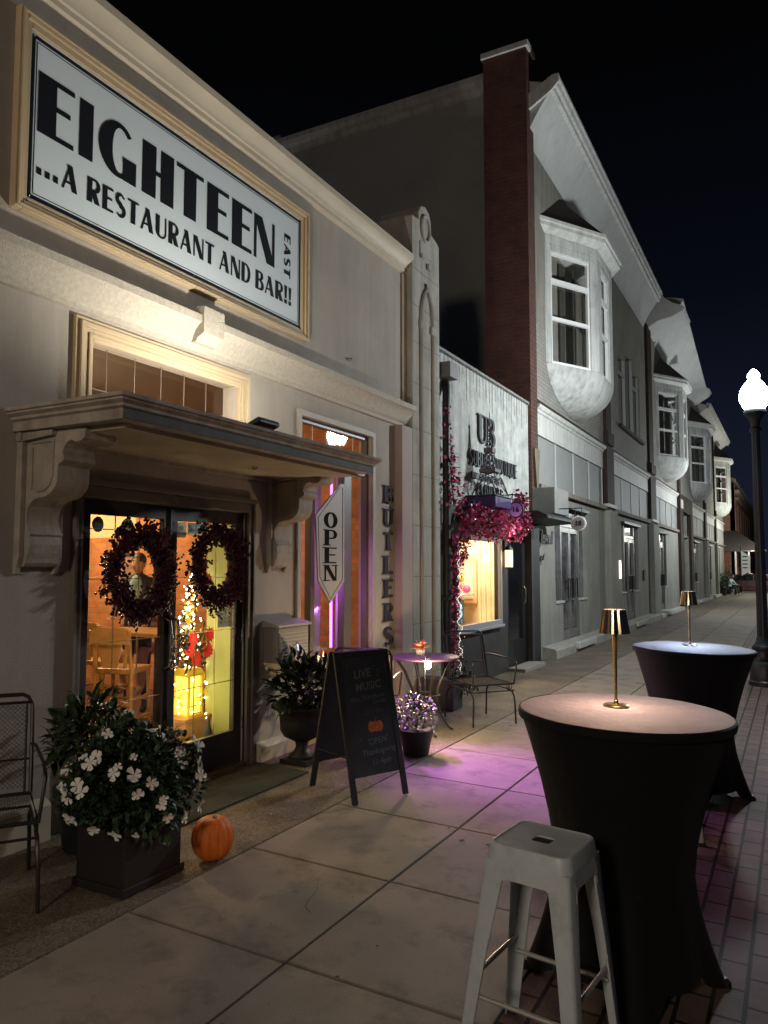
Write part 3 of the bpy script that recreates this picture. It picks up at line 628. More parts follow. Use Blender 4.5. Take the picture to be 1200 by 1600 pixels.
MB().ball((-.82, 12.2, 1.90), .06, 10).build('spot_lamp', emit('shop lamp', (1, .86, .62), 12, True), sw, smooth=True)
# recessed black door
dd = MB().box(-.048, -.02, 11.625, 12.655, .045, 2.295).build('door', M_black, BQ, bevel=.003)
mb = MB(); mb.box(-.0198, -.017, 11.78, 12.48, .45, 2.1); mb.build('glass', mat('black glass', (.01, .01, .012), .08, spec=.6), dd)
mb = MB(); mb.tube([(-.02, 12.56, 1.0), (.015, 12.56, 1.05), (.015, 12.56, 1.25), (-.02, 12.56, 1.3)], .012, 8); mb.build('handle', M_chrome, dd, smooth=True)
mb = MB(); mb.box(.021, .30, 11.6, 12.7, -.04, .05); mb.build('doorstep', M_kerb, BQ, bevel=.01)
# wall lantern beside the door
wl = thing('wall_lantern', 'warm lit glass lantern on the black shopfront right of the display window', 'lantern', (.10, 11.42, 1.9))
mb = MB(); mb.box(.021, .06, 11.39, 11.45, 1.86, 2.05); mb.build('bracket', M_black, wl)
mb = MB(); mb.prism([(.07, 11.37), (.16, 11.37), (.16, 11.47), (.07, 11.47)], 'Z', 1.62, 1.88); mb.build('glass', emit('amber lantern glass', (1.0, .62, .28), 2.6), wl)
mb = MB(); mb.lathe([(.075, 0), (.05, .05), (.01, .08)], (.115, 11.42, 1.881), 6); mb.lathe([(.06, 0), (.06, .02)], (.115, 11.42, 1.599), 6); mb.build('cap', M_black, wl)
# lettering on the stucco
M_ink2 = mat('black fretwork letters', (.022, .024, .03), .5)
def wall_word(word, y0, y1, z, h, K, t, serif=True, x=.026):
    return word_mb(word, K, t, (x, y0, z), YD, UP, y1 - y0, h, .03, serif=serif).build('sign_letters', M_ink2, BQ)
wall_word('UB', 10.36, 11.02, 3.42, .42, .22, .09)
wall_word('SUBURB', 9.98, 10.90, 3.06, .22, .2, .09, False); wall_word('BOUTIQUE', 11.02, 12.05, 3.06, .22, .2, .09, False)
mb = MB(); mb.box(.0205, .04, 10.10, 11.35, 2.88, 2.97); mb.build('sign_bar', M_ink2, BQ)
wall_word('FLOWERS', 10.28, 11.35, 2.58, .24, .2, .09, False)
# drain pipe and box at the left edge
dp = thing('drain_pipe', 'black drain pipe with a hopper running down beside the stone pier', 'drain pipe', (.12, 8.98, 0))
mb = MB(); mb.tube([(.11, 9.02, -.02), (.11, 9.02, 3.65), (.10, 9.05, 3.85), (.07, 9.12, 3.98), (.05, 9.14, 4.05)], .05, 10); mb.build('pipe', M_black, dp, smooth=True)
mb = MB(); mb.box(.021, .20, 8.95, 9.22, 4.06, 4.26); mb.build('hopper', mat('grey hopper', (.12, .12, .12), .6), dp, bevel=.01)
mb = MB(); mb.box(.021, .17, 8.94, 9.10, 2.9, 2.94); mb.box(.021, .17, 8.94, 9.10, 1.2, 1.24); mb.build('pipe_clamp', M_black, dp)
# purple ledge box with the tower standing on it
lb = thing('ledge_box', 'dark purple ledge box jutting from the boutique wall under the tower ornament', 'ledge box', (.24, 10.2, 2.45))
mb = MB(); mb.box(.021, .46, 9.88, 10.55, 2.44, 2.585); mb.build('box', mat('deep purple paint', (.035, .012, .11), .5, spec=.4, var=.15), lb, bevel=.004)
mb = MB(); mb.box(.021, .475, 9.865, 10.565, 2.586, 2.605); mb.build('rim', M_black, lb, bevel=.003)
TW = thing('tower_ornament', 'open lattice iron tower ornament standing on the purple ledge box', 'ornament', (.26, 10.22, 2.606))
TS = .66
def twr(z):   # half width at height
    z = z / 1.22
    return .30 * ((1 - z) ** 2.4) * .95 + .018
mb = MB()
for sx, sy in ((1, 1), (1, -1), (-1, 1), (-1, -1)):
    for off in (0, 1):
        pts = []
        for i in range(15):
            z = 1.02 * i / 14; w = twr(z) * TS; w2 = w - off * (.055 * (1 - z / 1.1))
            pts.append((sx * (w if True else 0), sy * w2, z) if off == 0 else (sx * w2, sy * w, z))
        mb.tube(pts, .006, 5)
mb.build('leg', mat('dull pewter', (.10, .095, .105), .4, metal=.5), TW, smooth=True, world=False)
mb = MB(); zs = [0.02, .10, .18, .26, .34, .42, .50, .58, .66, .74, .82, .90, .98]
for i in range(len(zs) - 1):
    a, b_ = zs[i], zs[i + 1]; wa, wb_ = twr(a) * TS, twr(b_) * TS
    if i < 2: continue
    for k in range(4):
        ca = [(wa, -wa), (wa, wa), (-wa, wa), (-wa, -wa)]; cb_ = [(wb_, -wb_), (wb_, wb_), (-wb_, wb_), (-wb_, -wb_)]
        p, q = ca[k], ca[(k + 1) % 4]; r, s_ = cb_[k], cb_[(k + 1) % 4]
        mb.tube([(*p, a), (*s_, b_)], .004, 4); mb.tube([(*q, a), (*r, b_)], .004, 4); mb.tube([(*r, b_), (*s_, b_)], .004, 4)
mb.build('lattice', MC['dull pewter'], TW, world=False)
mb = MB()
for (z, w, h) in ((.34, .118, .05), (.62, .066, .07), (1.0, .022, .05)): mb.box(-w, w, -w, w, z, z + h)
mb.tube([(0, 0, 1.05), (0, 0, 1.10), (0, 0, 1.22)], [.014, .008, .004], 6); mb.build('platform', mat('dull plum metal', (.12, .09, .11), .4, metal=.3), TW, world=False, bevel=.003)
mb = MB(); w = twr(.0) * TS
for k in range(4):
    ca = [(w, -w), (w, w), (-w, w), (-w, -w)]; p, q = Vector(ca[k]), Vector(ca[(k + 1) % 4])
    mb.tube([((p + (q - p) * t).x * (1 - .22 * sin(pi * t)), (p + (q - p) * t).y * (1 - .22 * sin(pi * t)), .02 + .24 * sin(pi * t)) for t in [i / 12 for i in range(13)]], .006, 5)
mb.build('base_arch', MC['dull pewter'], TW, world=False, smooth=True)
# round hanging number signs
def number_sign(name, label, x, y, z, r, txt, mface, mrim, arm):
    t = thing(name, label, 'number sign', (x, y, z))
    d = lambda yy, rr, n=28: [(x + rr * cos(2 * pi * k / n), z + rr * sin(2 * pi * k / n)) for k in range(n)]
    MB().prism(d(0, r * 1.12), 'Y', y - .012, y + .03).build('rim', mrim, t, bevel=.002)
    MB().prism(d(0, r * .94), 'Y', y - .017, y - .0125).build('face', mface, t)
    text_mb(txt, r * 1.0, (x, y - .019, z), (1, 0, 0), UP, .003, .004).build('numerals', M_ink, t)
    mb = MB(); mb.tube([(.02, y + .01, arm), (x + r * .6, y + .01, arm)], .010, 6)
    mb.tube([(x - r * .5, y + .01, arm), (x - r * .5, y + .01, z + r)], .006, 6); mb.tube([(x + r * .5, y + .01, arm), (x + r * .5, y + .01, z + r)], .006, 6)
    mb.tube([(.02, y + .01, arm - .2), (.12, y + .01, arm - .12), (.22, y + .01, arm)], .008, 6); mb.build('bracket', M_black, t, smooth=True)
    return t
number_sign('number_sign', 'round purple sign with the number 16 hanging beside the pink garland', .50, 10.62, 2.44, .105, '16', mat('purple enamel', (.55, .32, .95), .5), M_black, 2.66)
number_sign('number_sign', 'round white ringed sign with the number 18 hanging above the first grey door', .80, 13.05, 2.36, .115, '18', mat('grey enamel', (.25, .25, .25), .4), M_white, 2.62)

# icicle lights along the boutique coping
mb = MB(); y = 8.95
while y < 12.75:
    n = random.choice((2, 4, 7, 3, 5)); x = .055
    for k in range(n): mb.tube([(x, y, 4.42 - k * .07), (x + .004, y + .004, 4.42 - (k + 1) * .07)], .003, 3)
    y += .13
mb.tube([(.058, 8.93 + k * .19, 4.425 + .006 * (k % 2)) for k in range(21)], .005, 4)
tag(mb.build('icicle_lights', M_twig), 'unlit string of icicle lights hanging from the boutique coping', 'string lights')

# ================================================================== LONG TWO STOREY BUILDING
LB = thing('row_building', 'long two storey building with white bay windows, deep white eaves and grey plaster ground floor', 'building', (0, 34, 0))
M_gp = mat('grey green plaster', (.30, .295, .26), .85, spec=.25, var=.08, vscale=1.3, bump=.3, bscale=60, dirt=(.22, .215, .19), dscale=.8, streak=.28)
M_panel = mat('grey panel', (.24, .245, .235), .7, var=.06)
M_wh = mat('off white trim', (.55, .545, .51), .65, spec=.3, var=.06, bump=.15, bscale=40, dirt=(.36, .35, .31), dscale=3, streak=.3)
M_whs = mat('white bay stucco', (.50, .50, .475), .85, spec=.25, var=.09, vscale=4, bump=.7, bscale=30, dirt=(.27, .27, .245), dscale=1.8, streak=.38)
M_ubr = brickmat('cream painted brick', (.30, .285, .25), (.26, .25, .22), (.19, .18, .16), 'YZ', bw=.22, bh=.075, ms=.008, bump=.9, var=.15)
M_ust = mat('cream upper stucco', (.27, .25, .21), .9, spec=.2, var=.08, vscale=1.5, bump=.3, streak=.3, dirt=(.19, .175, .145), dscale=1)
M_red = brickmat('red brown brick', (.155, .055, .040), (.115, .045, .035), (.10, .075, .06), 'XZ', bw=.22, bh=.075, ms=.009, bump=.9, var=.3)
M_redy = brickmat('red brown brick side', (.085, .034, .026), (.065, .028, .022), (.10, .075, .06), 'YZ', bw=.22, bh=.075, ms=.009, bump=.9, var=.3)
M_side = mat('grey side wall render', (.36, .375, .355), .9, spec=.2, var=.10, vscale=.7, bump=.2, bscale=12, dirt=(.27, .285, .27), dscale=.5)
bays = [(13.22, 18.75), (19.75, 25.25), (26.45, 32.1), (36.6, 42.3), (43.2, 48.3), (49.0, 55.0)]
pil = [(18.75, 19.75), (25.25, 26.45), (42.3, 43.2), (48.3, 49.0)]
doors = [(14.45, 16.95), (20.9, 23.4), (26.9, 29.0), (37.2, 39.3), (44.1, 46.0), (49.9, 51.6)]
rect_wall('X', 0, -.4, 13.20, 55.0, -.2, 3.0, [(a, b, .05, 2.85) for a, b in doors] + [(33.2, 35.8, -.05, 2.9)]).build('ground_floor_wall', M_gp, LB)
rect_wall('X', -.06, -.4, 13.20, 55.0, 3.001, 4.599, [(33.2, 35.8, 3.0, 3.9)]).build('frieze_wall', M_gp, LB)
rect_wall('X', 0, -.4, 13.20, 55.0, 4.60, 6.1, [(20.95, 24.2, 5.45, 6.2)]).build('brick_wall', M_ubr, LB)
rect_wall('X', 0, -.4, 13.20, 55.0, 6.101, 10.3, [(20.95, 24.2, 6.0, 7.45), (22.0, 23.15, 6.1, 7.75)]).build('upper_wall', M_ust, LB)
mb = MB(); mb.box(-14, -.41, 13.20, 13.45, -.2, 10.75); mb.build('side_wall', M_side, LB)
mb = MB(); mb.box(-14, -.41, 13.46, 55, 10.2, 10.4); mb.box(-14, -13.8, 13.46, 55, 0, 10.1); mb.box(-13.7, -.41, 54.8, 55, 0, 10.1); mb.build('roof', M_black, LB)
mb = MB(); mb.prism([(13.201, 10.55), (13.16, 10.58), (13.14, 10.66), (13.08, 10.70), (13.05, 10.78), (13.05, 10.88), (13.3, 10.92), (13.3, 10.60)], 'X', -14, -.76); mb.build('side_cornice', M_wh, LB)
ch = MB().box(-.74, .07, 12.80, 13.195, 2.4, 10.95).build('chimney', M_red, LB)
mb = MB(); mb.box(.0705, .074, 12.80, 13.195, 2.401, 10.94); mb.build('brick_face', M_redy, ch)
mb = MB(); mb.box(-.78, .12, 12.76, 13.24, 10.951, 11.06); mb.build('cap', M_wh, ch, bevel=.01)
mb = MB(); mb.box(-.3, .0742, 12.80, 13.195, -.1, 2.399); mb.build('column_base', M_black, ch)
mb = MB(); mb.prism([(12.86, 3.55), (13.0, 2.75), (13.14, 3.55), (13.14, 3.68), (12.86, 3.68)], 'X', .075, .12); mb.box(.075, .14, 12.82, 13.18, 2.60, 2.64); mb.box(.075, .14, 12.82, 13.18, 2.54, 2.565); mb.build('carved_pendant', mat('worn gilt wood', (.15, .12, .075), .7, var=.3), ch)
mb = MB(); mb.box(-6.3, -5.9, 13.6, 14.4, 10.4, 11.35); mb.build('roof_vent', M_side, LB)
# corner ledge over the boutique door with black awning below
mb = MB(); mb.box(.0745, .47, 12.80, 13.7, 2.53, 2.98); mb.build('corner_ledge', mat('dull ledge plaster', (.19, .19, .18), .85, var=.15, bump=.3), LB, bevel=.01)
mb = MB(); mb.prism([(.075, 2.52), (.44, 2.52), (.60, 2.44), (.60, 2.40), (.075, 2.36)], 'Y', 11.9, 13.75); mb.build('awning', M_black, LB)
for (a, b) in bays:
    mb = MB(); mb.box(-.059, .02, a, b, 4.02, 4.40); mb.prism([(-.059, 4.401), (.03, 4.401), (.05, 4.42), (.05, 4.45), (.09, 4.47), (.11, 4.50), (.11, 4.53), (-.059, 4.54)], 'Y', a, b); mb.box(-.059, .035, a, b, 4.00, 4.019)
    mb.build('entablature', M_wh, LB)
    mb = MB(); mb.box(-.059, -.02, a, b, 3.12, 3.999); mb.build('panel', M_panel, LB)
    n = 4
    for k in range(n + 1): yy = a + (b - a) * k / n; MB().box(-.019, .0, max(a, yy - .03), min(b, yy + .03), 3.12, 3.999).build('panel_divider', M_wh, LB)
    mb = MB(); mb.box(-.0, .10, a + .05, b - .02, 3.001, 3.10); mb.build('soldier_course', brickmat('soldier course', (.30, .25, .20), (.22, .18, .15), (.10, .09, .08), 'YZ', bw=.085, bh=.3, ms=.012, bump=1), LB)
mb = MB(); mb.box(.0005, .05, 13.2, 55, 4.545, 4.63); mb.build('string_course', M_brown, LB)
for (a, b) in pil:
    mb = MB(); mb.box(.0005, .10, a + .08, b - .08, 3.16, 4.54); mb.box(.0005, .13, a + .15, b - .15, 4.631, 4.95); mb.box(.0005, .075, a + .2, b - .2, 4.951, 9.5); mb.build('brown_pilaster', M_brown, LB, bevel=.01)
    mb = MB(); mb.box(.0, .14, a + .05, b - .05, 3.08, 3.158); mb.build('pilaster_foot', M_wh, LB)
    mb = MB(); mb.box(.0005, .16, a + .05, b - .05, -.15, 3.0); mb.build('ground_pier', M_gp, LB, bevel=.01)
# brown brick passage with tall arch
mb = MB(); mb.box(.0005, .12, 32.3, 33.2, -.1, 4.54); mb.box(.0005, .12, 35.8, 36.5, -.1, 4.54); mb.box(.0005, .12, 33.2, 35.8, 3.9, 4.54); mb.box(.0005, .08, 32.4, 32.9, 4.631, 9.3); mb.build('passage_surround', M_brown, LB)
mb = MB(); mb.box(-2.5, -2.4, 33, 36, 0, 4); mb.build('passage_back', M_black, LB)
mb = MB(); mb.box(.121, .14, 32.45, 33.1, 4.0, 4.35); mb.build('street_plate', M_wh, LB)
# plinth and door steps
mb = MB(); mb.prism([(.001, -.15), (.26, -.15), (.25, .13), (.22, .17), (.001, .20)], 'Y', 13.55, 25.6); mb.build('plinth', mat('worn plinth plaster', (.36, .35, .31), .9, var=.2, vscale=6, dirt=(.2, .19, .17), dscale=5, bump=.5, bscale=30), LB)
mb = MB(); mb.prism([(.001, -.15), (.22, -.15), (.21, .10), (.001, .12)], 'Y', 26.3, 32.2); mb.prism([(.001, -.15), (.22, -.15), (.21, .10), (.001, .12)], 'Y', 36.5, 54.9); mb.build('plinth', M_wh, LB)
M_dg = mat('dark reflecting glass', (.015, .017, .02), .07, spec=.9, rvar=.03)
M_dfr = mat('weathered grey door', (.17, .165, .16), .35, spec=.5, var=.35, vscale=4)
for i, (a, b) in enumerate(doors):
    w = b - a; c0, c1 = a + w * .22, b - w * .22
    mb = MB(); mb.box(-.30, -.24, a, b, .05, 2.85); un = mb.build('door_unit', M_black, LB)
    MB().box(-.239, -.12, a + .01, c0, .05, .93).build('side_panel', M_gp, un); MB().box(-.239, -.12, c1, b - .01, .05, .93).build('side_panel', M_gp, un)
    MB().box(-.239, -.09, a + .01, c0 + .02, .931, .975).build('sill', M_wh, un); MB().box(-.239, -.09, c1 - .02, b - .01, .931, .975).build('sill', M_wh, un)
    mid = (c0 + c1) / 2
    for (u0, u1) in ((c0 + .02, mid - .01), (mid + .01, c1 - .02)):
        d = rect_wall('X', -.17, -.22, u0, u1, .18, 2.40, [(u0 + .07, u1 - .07, .40, 2.30)]).build('door_leaf', M_dfr, un) if False else None
    mb = MB()
    for (u0, u1) in ((c0 + .02, mid - .01), (mid + .01, c1 - .02)):
        mb.box(-.21, -.16, u0, u0 + .07, .18, 2.42); mb.box(-.21, -.16, u1 - .07, u1, .18, 2.42); mb.box(-.21, -.16, u0 + .071, u1 - .071, .18, .38); mb.box(-.21, -.16, u0 + .071, u1 - .071, 2.32, 2.42)
    mb.box(-.21, -.15, c0 - .04, c0 + .018, .05, 2.80); mb.box(-.21, -.15, c1 - .018, c1 + .04, .05, 2.80); mb.box(-.21, -.155, c0 + .019, c1 - .019, 2.43, 2.50)
    mb.build('door_frame', M_dfr, un)
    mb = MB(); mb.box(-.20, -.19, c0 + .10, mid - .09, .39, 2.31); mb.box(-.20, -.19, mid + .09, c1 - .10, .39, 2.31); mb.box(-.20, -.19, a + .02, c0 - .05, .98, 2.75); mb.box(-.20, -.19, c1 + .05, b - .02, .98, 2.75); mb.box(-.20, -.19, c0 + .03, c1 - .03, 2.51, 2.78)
    mb.build('door_glass', mat('door glass with painted reflections', (.12, .12, .125), .10, spec=.9, var=.8, vscale=1.7, rvar=.05), un)  # mottled lighter grey: street reflections painted into the glass colour
    mb = MB()
    for (u0, u1) in ((mid - .36, mid - .05), (mid + .05, mid + .36)):
        mb.tube([(-.10, u0, 1.0), (-.10, u1, 1.0), (-.10, u1, 1.40), (-.10, u0, 1.40)], .014, 6, closed=True); mb.tube([(-.10, (u0 + u1) / 2, 1.0), (-.10, (u0 + u1) / 2, 1.40)], .010, 6)
        mb.tube([(-.165, u0 + .02, 1.2), (-.10, u0 + .02, 1.2)], .01, 6)
    mb.build('door_pull', M_blackm, un)
    mb = MB(); mb.box(-.235, .20, c0 - .05, c1 + .05, .051, .17); mb.build('door_step', M_wh, un, bevel=.01)
    mb = MB(); mb.box(-.239, -.02, a + .002, b - .002, 2.79, 2.849); mb.build('lintel', M_black, un)
    un.location.x = .115
    if i in (1, 2, 3):  # added glowing bars standing in for violet and pink reflections
        MB().tube([(-.180, mid - .22, 1.55), (-.180, mid - .22, 1.95)], .03, 6).build('reflection_glow', emit('blue violet reflection glow', (.12, .08, 1.0), 2.2), un)
        MB().tube([(-.180, mid + .20, 1.05), (-.180, mid + .20, 1.40)], .03, 6).build('reflection_glow', emit('pink reflection glow', (1.0, .30, .30), 1.3), un)
# upper window group
wg = MB(); frame_rect(wg, -.10, -.03, 20.96, 24.19, 5.46, 7.44, .06, 'LRB'); wg.box(-.10, -.02, 21.98, 22.06, 5.52, 7.7); wg.box(-.10, -.02, 23.09, 23.17, 5.52, 7.7); wg.box(-.09, -.03, 21.02, 21.979, 6.95, 7.0); wg.box(-.09, -.03, 23.171, 24.12, 6.95, 7.0)
wgo = wg.build('upper_window', mat('pale sash', (.36, .36, .33), .5), LB)
mb = MB(); mb.box(-.16, -.11, 20.95, 24.2, 5.45, 7.75); mb.build('pane', M_dg, wgo)
mb = MB(); mb.box(.0, .10, 20.8, 24.35, 5.36, 5.449); mb.build('sill', M_brown, wgo)
# eaves: flaring white soffits
def cove(y0, y1, x0, z0, x1, z1, zw, fasc=True):
    n = 8; vs = []; m = 0
    for (y, xt, zt) in ((y0, x0, z0), (y1, x1, z1)):
        P = [(.001, zw)]
        for i in range(1, n + 1):
            t = i / n; P.append((xt * (t ** 1.25), zw + (zt - zw) * (t ** .95)))
        P += [(xt, zt + .06), (-.5, zt + .45), (-.5, zw)]
        m = len(P); vs += [(x, y, z) for x, z in P]
    fs = [tuple(range(m)), tuple(range(2 * m - 1, m - 1, -1))] + [(i, (i + 1) % m, m + (i + 1) % m, m + i) for i in range(m)]
    o = MB().add(vs, fs).build('eaves_soffit', M_whs2, LB, smooth=True)
    if fasc:
        vs = []
        for (y, xt, zt) in ((y0, x0, z0), (y1, x1, z1)):
            P = [(xt - .05, zt - .10), (xt + .02, zt - .08), (xt + .03, zt - .01), (xt + .07, zt + .02), (xt + .09, zt + .09), (xt + .12, zt + .12), (xt + .12, zt + .17), (xt - .1, zt + .20)]
            m = len(P); vs += [(x, y, z) for x, z in P]
        fs = [tuple(range(m)), tuple(range(2 * m - 1, m - 1, -1))] + [(i, (i + 1) % m, m + (i + 1) % m, m + i) for i in range(m)]
        MB().add(vs, fs).build('fascia', M_wh, o)
    return o
M_whs2 = mat('white soffit boards', (.50, .50, .48), .75, spec=.3, var=.06, vscale=2, dirt=(.38, .37, .34), dscale=.8, streak=.12)
e1 = cove(12.99, 25.3, .50, 10.18, .50, 10.18, 9.33)
mb = MB()   # raking trim on the near end of the eaves
mb.prism([(.075, 9.85), (.50, 10.10), (.62, 10.22), (.62, 10.36), (.50, 10.36), (.075, 10.14)], 'Y', 12.93, 12.989); mb.build('end_trim', M_wh, e1)
mb = MB(); mb.prism([(0.001, 9.4), (.35, 9.62), (.8, 9.70), (1.15, 9.86), (1.20, 9.95), (1.14, 10.02), (.85, 10.14), (.60, 10.35), (.42, 10.65), (.32, 10.95), (.10, 11.0), (-.5, 11.0), (-.5, 9.4)], 'Y', 25.75, 27.4); mb.build('gable_horn', M_whs2, LB, smooth=True)
cove(27.5, 36.3, .98, 10.75, .88, 9.45, 9.3, False)
mb = MB(); mb.prism([(0.001, 9.3), (.3, 9.0), (.9, 9.35), (1.0, 9.5), (.5, 9.9), (-.3, 9.9)], 'Y', 36.31, 37.2); mb.build('gable_horn', M_whs2, LB)
cove(41.3, 54.6, .50, 9.70, .50, 9.70, 9.3)
mb = MB()
for yy in (30.6, 33.9): mb.box(.0, .35, yy, yy + .35, 9.35, 9.75); mb.box(.0005, .12, yy + .05, yy + .3, 6.5, 9.349)
mb.build('eaves_bracket', M_whs, LB, bevel=.03)
# bay (oriel) windows
def facet(p, q):
    p, q = Vector((p[0], p[1], 0)), Vector((q[0], q[1], 0)); d = (q - p); L = d.length; d.normalize(); n = Vector((d.y, -d.x, 0)); return p, d, n, L
def fbox(mb, F, u0, u1, z0, z1, d0, d1):
    p, d, n, L = F
    vs = []
    for z in (z0, z1):
        for u, e_ in ((u0, d0), (u1, d0), (u1, d1), (u0, d1)): v = p + d * u + n * e_; vs.append((v.x, v.y, z))
    mb.add(vs, [(0, 3, 2, 1), (4, 5, 6, 7), (0, 1, 5, 4), (1, 2, 6, 5), (2, 3, 7, 6), (3, 0, 4, 7)])
def oriel(y0):
    A, B_, C_, D = (.001, y0), (.72, y0 + 1.30), (.72, y0 + 2.65), (.001, y0 + 3.95)
    plan = [A, B_, C_, D]
    def ring(s, z, c=(0.0, y0 + 1.975)):
        return [(max(.001, c[0] + (p[0] - c[0]) * s), c[1] + (p[1] - c[1]) * s, z) for p in plan]
    zb, zt = 5.50, 7.85
    rings = [(.0, 4.72, .02), (.30, 4.76, .3), (.55, 4.85, .5), (.76, 5.0, .74), (.90, 5.17, .9), (.975, 5.34, .97), (1, 5.45, 1)]
    mb = MB(); vs = []
    NB = 10
    def smooth_plan(k_round):
        return plan
    for s, z, sy in rings:
        for p in plan: vs.append((max(.001, p[0] * max(s, .02)), y0 + 1.975 + (p[1] - y0 - 1.975) * sy, z))
    for p in plan: vs.append((p[0], p[1], zb))
    m = len(rings) + 1; fs = [(i * 4 + k, i * 4 + (k + 1) % 4, (i + 1) * 4 + (k + 1) % 4, (i + 1) * 4 + k) for i in range(m - 1) for k in range(4)] + [(3, 2, 1, 0), tuple((m - 1) * 4 + k for k in range(4))]
    mb.add(vs, fs)
    fac = [facet(A, B_), facet(B_, C_), facet(C_, D)]
    for F in fac:
        L = F[3]; e_ = .17 if L > 1.4 else .28
        fbox(mb, F, 0.0, e_, zb + .001, zt, -.14, 0); fbox(mb, F, L - e_ - .06, L, zb + .001, zt, -.14, 0); fbox(mb, F, e_, L - e_ - .06, 7.70, zt, -.14, 0)
    mb.prism(plan, 'Z', zt + .001, 8.02)
    o = mb.build('bay_window', M_whs, LB, smooth=True, bevel=.02)
    rf = MB(); vs = []
    for s, z in ((1.0, 8.021), (1.24, 8.10), (1.24, 8.17), (1.28, 8.19), (1.28, 8.25), (1.2, 8.28)):
        for p in plan: vs.append((max(.001, p[0] * s + (.0 if p[0] < .01 else .0)), y0 + 1.975 + (p[1] - y0 - 1.975) * (1 + (s - 1) * .55), z))
    fs = [(i * 4 + k, i * 4 + (k + 1) % 4, (i + 1) * 4 + (k + 1) % 4, (i + 1) * 4 + k) for i in range(5) for k in range(4)] + [(3, 2, 1, 0), (20, 21, 22, 23)]
    rf.add(vs, fs); rf.build('bay_cornice', M_wh, o)
    hb = MB(); vs = [(p[0] * 1.2, y0 + 1.975 + (p[1] - y0 - 1.975) * 1.11, 8.281) for p in plan] + [(.001, y0 + 1.1, 9.15), (.001, y0 + 2.9, 9.15)]
    hb.add([(max(.001, v[0]), v[1], v[2]) for v in vs], [(0, 1, 4), (1, 2, 5, 4), (2, 3, 5), (0, 4, 5, 3), (0, 3, 2, 1)]); hb.build('bay_roof', mat('dark shingle', (.05, .04, .036), .9, var=.3, vscale=20), o)
    sb = MB(); gl = MB()
    for F in fac:
        L = F[3]; e_ = .17 if L > 1.4 else .28; u0, u1 = e_ + .001, L - e_ - .061
        for (z0, z1) in ((zb + .001, zb + .055), (6.36, 6.43), (7.08, 7.18), (7.645, 7.699)): fbox(sb, F, u0, u1, z0, z1, -.09, -.03)
        fbox(sb, F, u0, u0 + .045, zb + .056, 7.644, -.095, -.035); fbox(sb, F, u1 - .045, u1, zb + .056, 7.644, -.095, -.035)
        fbox(gl, F, u0, u1, zb + .01, 7.69, -.115, -.105)
    sb.build('sash', M_white, o); gl.build('pane', M_glass, o)
    dk = MB(); dk.box(-.38, -.02, y0 + .5, y0 + 3.45, zb + .01, 7.8); dk.build('dark_room', M_black, o)
    cu = MB()
    for k, (dx, dy) in enumerate(((.05, .9), (.07, 1.0), (.20, 1.35), (.06, 2.9))): cu.tube([(dx, y0 + dy, zb + .02), (dx, y0 + dy, 7.69)], .045 if k != 2 else .03, 8)
    cu.build('curtain', mat('dim drape', (.05, .048, .036), .9), o, smooth=True)
    return o
for yy in (14.05, 27.4, 37.0, 49.6): oriel(yy)
# script sign and small bird on the plaster
tx = text_mb('Jewell', .34, (.012, 13.86, 2.16), YD, UP, .008, .006, shear=.35, sx=1.0); tx.build('script_letters', M_ink2, LB)
mb = MB(); mb.tube([(.02, 13.40, 1.72), (.02, 13.48, 1.80), (.02, 13.56, 1.76), (.02, 13.68, 1.87)], [.012, .03, .02, .004], 6); mb.tube([(.02, 13.48, 1.79), (.02, 13.46, 1.66)], .008, 5); mb.build('swirl_ornament', M_ink2, LB)
# lit sconces beside the second door, card reader
sc = thing('wall_sconce', 'small white lit box sconce on plaster left of the second grey door', 'sconce', (.05, 20.2, 1.6))
mb = MB(); mb.box(.0005, .03, 20.05, 20.30, 1.30, 1.85); mb.build('back', M_black, sc); mb = MB(); mb.box(.031, .10, 20.07, 20.28, 1.34, 1.80); mb.build('shade', emit('warm sconce', (1, .84, .66), 2.2), sc)
mb = MB(); mb.box(.0005, .05, 24.05, 24.3, 1.25, 1.55); tag(mb.build('card_reader', M_black, None), 'small black card reader on the plaster right of the second grey door', 'card reader')

# ================================================================== far end of the street
FB = thing('far_brick_building', 'old brown brick building with narrow windows beyond the cross street', 'building', (-4, 74, 0))
M_fbr = brickmat('old brown brick', (.30, .15, .10), (.24, .12, .085), (.2, .15, .12), 'XZ', bw=.25, bh=.09, ms=.012, var=.3)
M_fbr2 = brickmat('old brown brick front', (.30, .15, .10), (.24, .12, .085), (.2, .15, .12), 'YZ', bw=.25, bh=.09, ms=.012, var=.3)
mb = MB(); mb.box(-16, -.4, 74, 74.3, -.3, 9.6); mb.build('side_wall', M_fbr, FB)
rect_wall('X', -.35, -.8, 74.0, 112, -.3, 9.2, [(y, y + 1.4, 4.6, 7.4) for y in (77, 81, 85, 89, 93, 97)]).build('front_wall', M_fbr2, FB)
mb = MB(); mb.box(-.349, .0, 74, 112, 8.2, 8.5); mb.box(-.349, -.1, 74, 112, 7.7, 7.8)
for k in range(12): mb.box(-.6, -.3, 75 + k * 3, 76 + k * 3, 9.201, 9.6)
mb.build('cornice', mat('weathered stone', (.28, .25, .19), .9), FB)
mb = MB(); mb.box(-.9, -.82, 74.4, 111.8, 4.4, 7.6); mb.build('window_glass', M_dg, FB)
mb = MB()
for (x, z) in ((-3.2, 7.2), (-2.5, 6.1)): mb.box(x - .28, x + .28, 73.93, 73.99, z - .05, z + .05); mb.box(x - .05, x + .05, 73.86, 73.92, z - .3, z + .3)
mb.build('tie_plate', mat('pale tie plate', (.4, .38, .34), .7), FB)
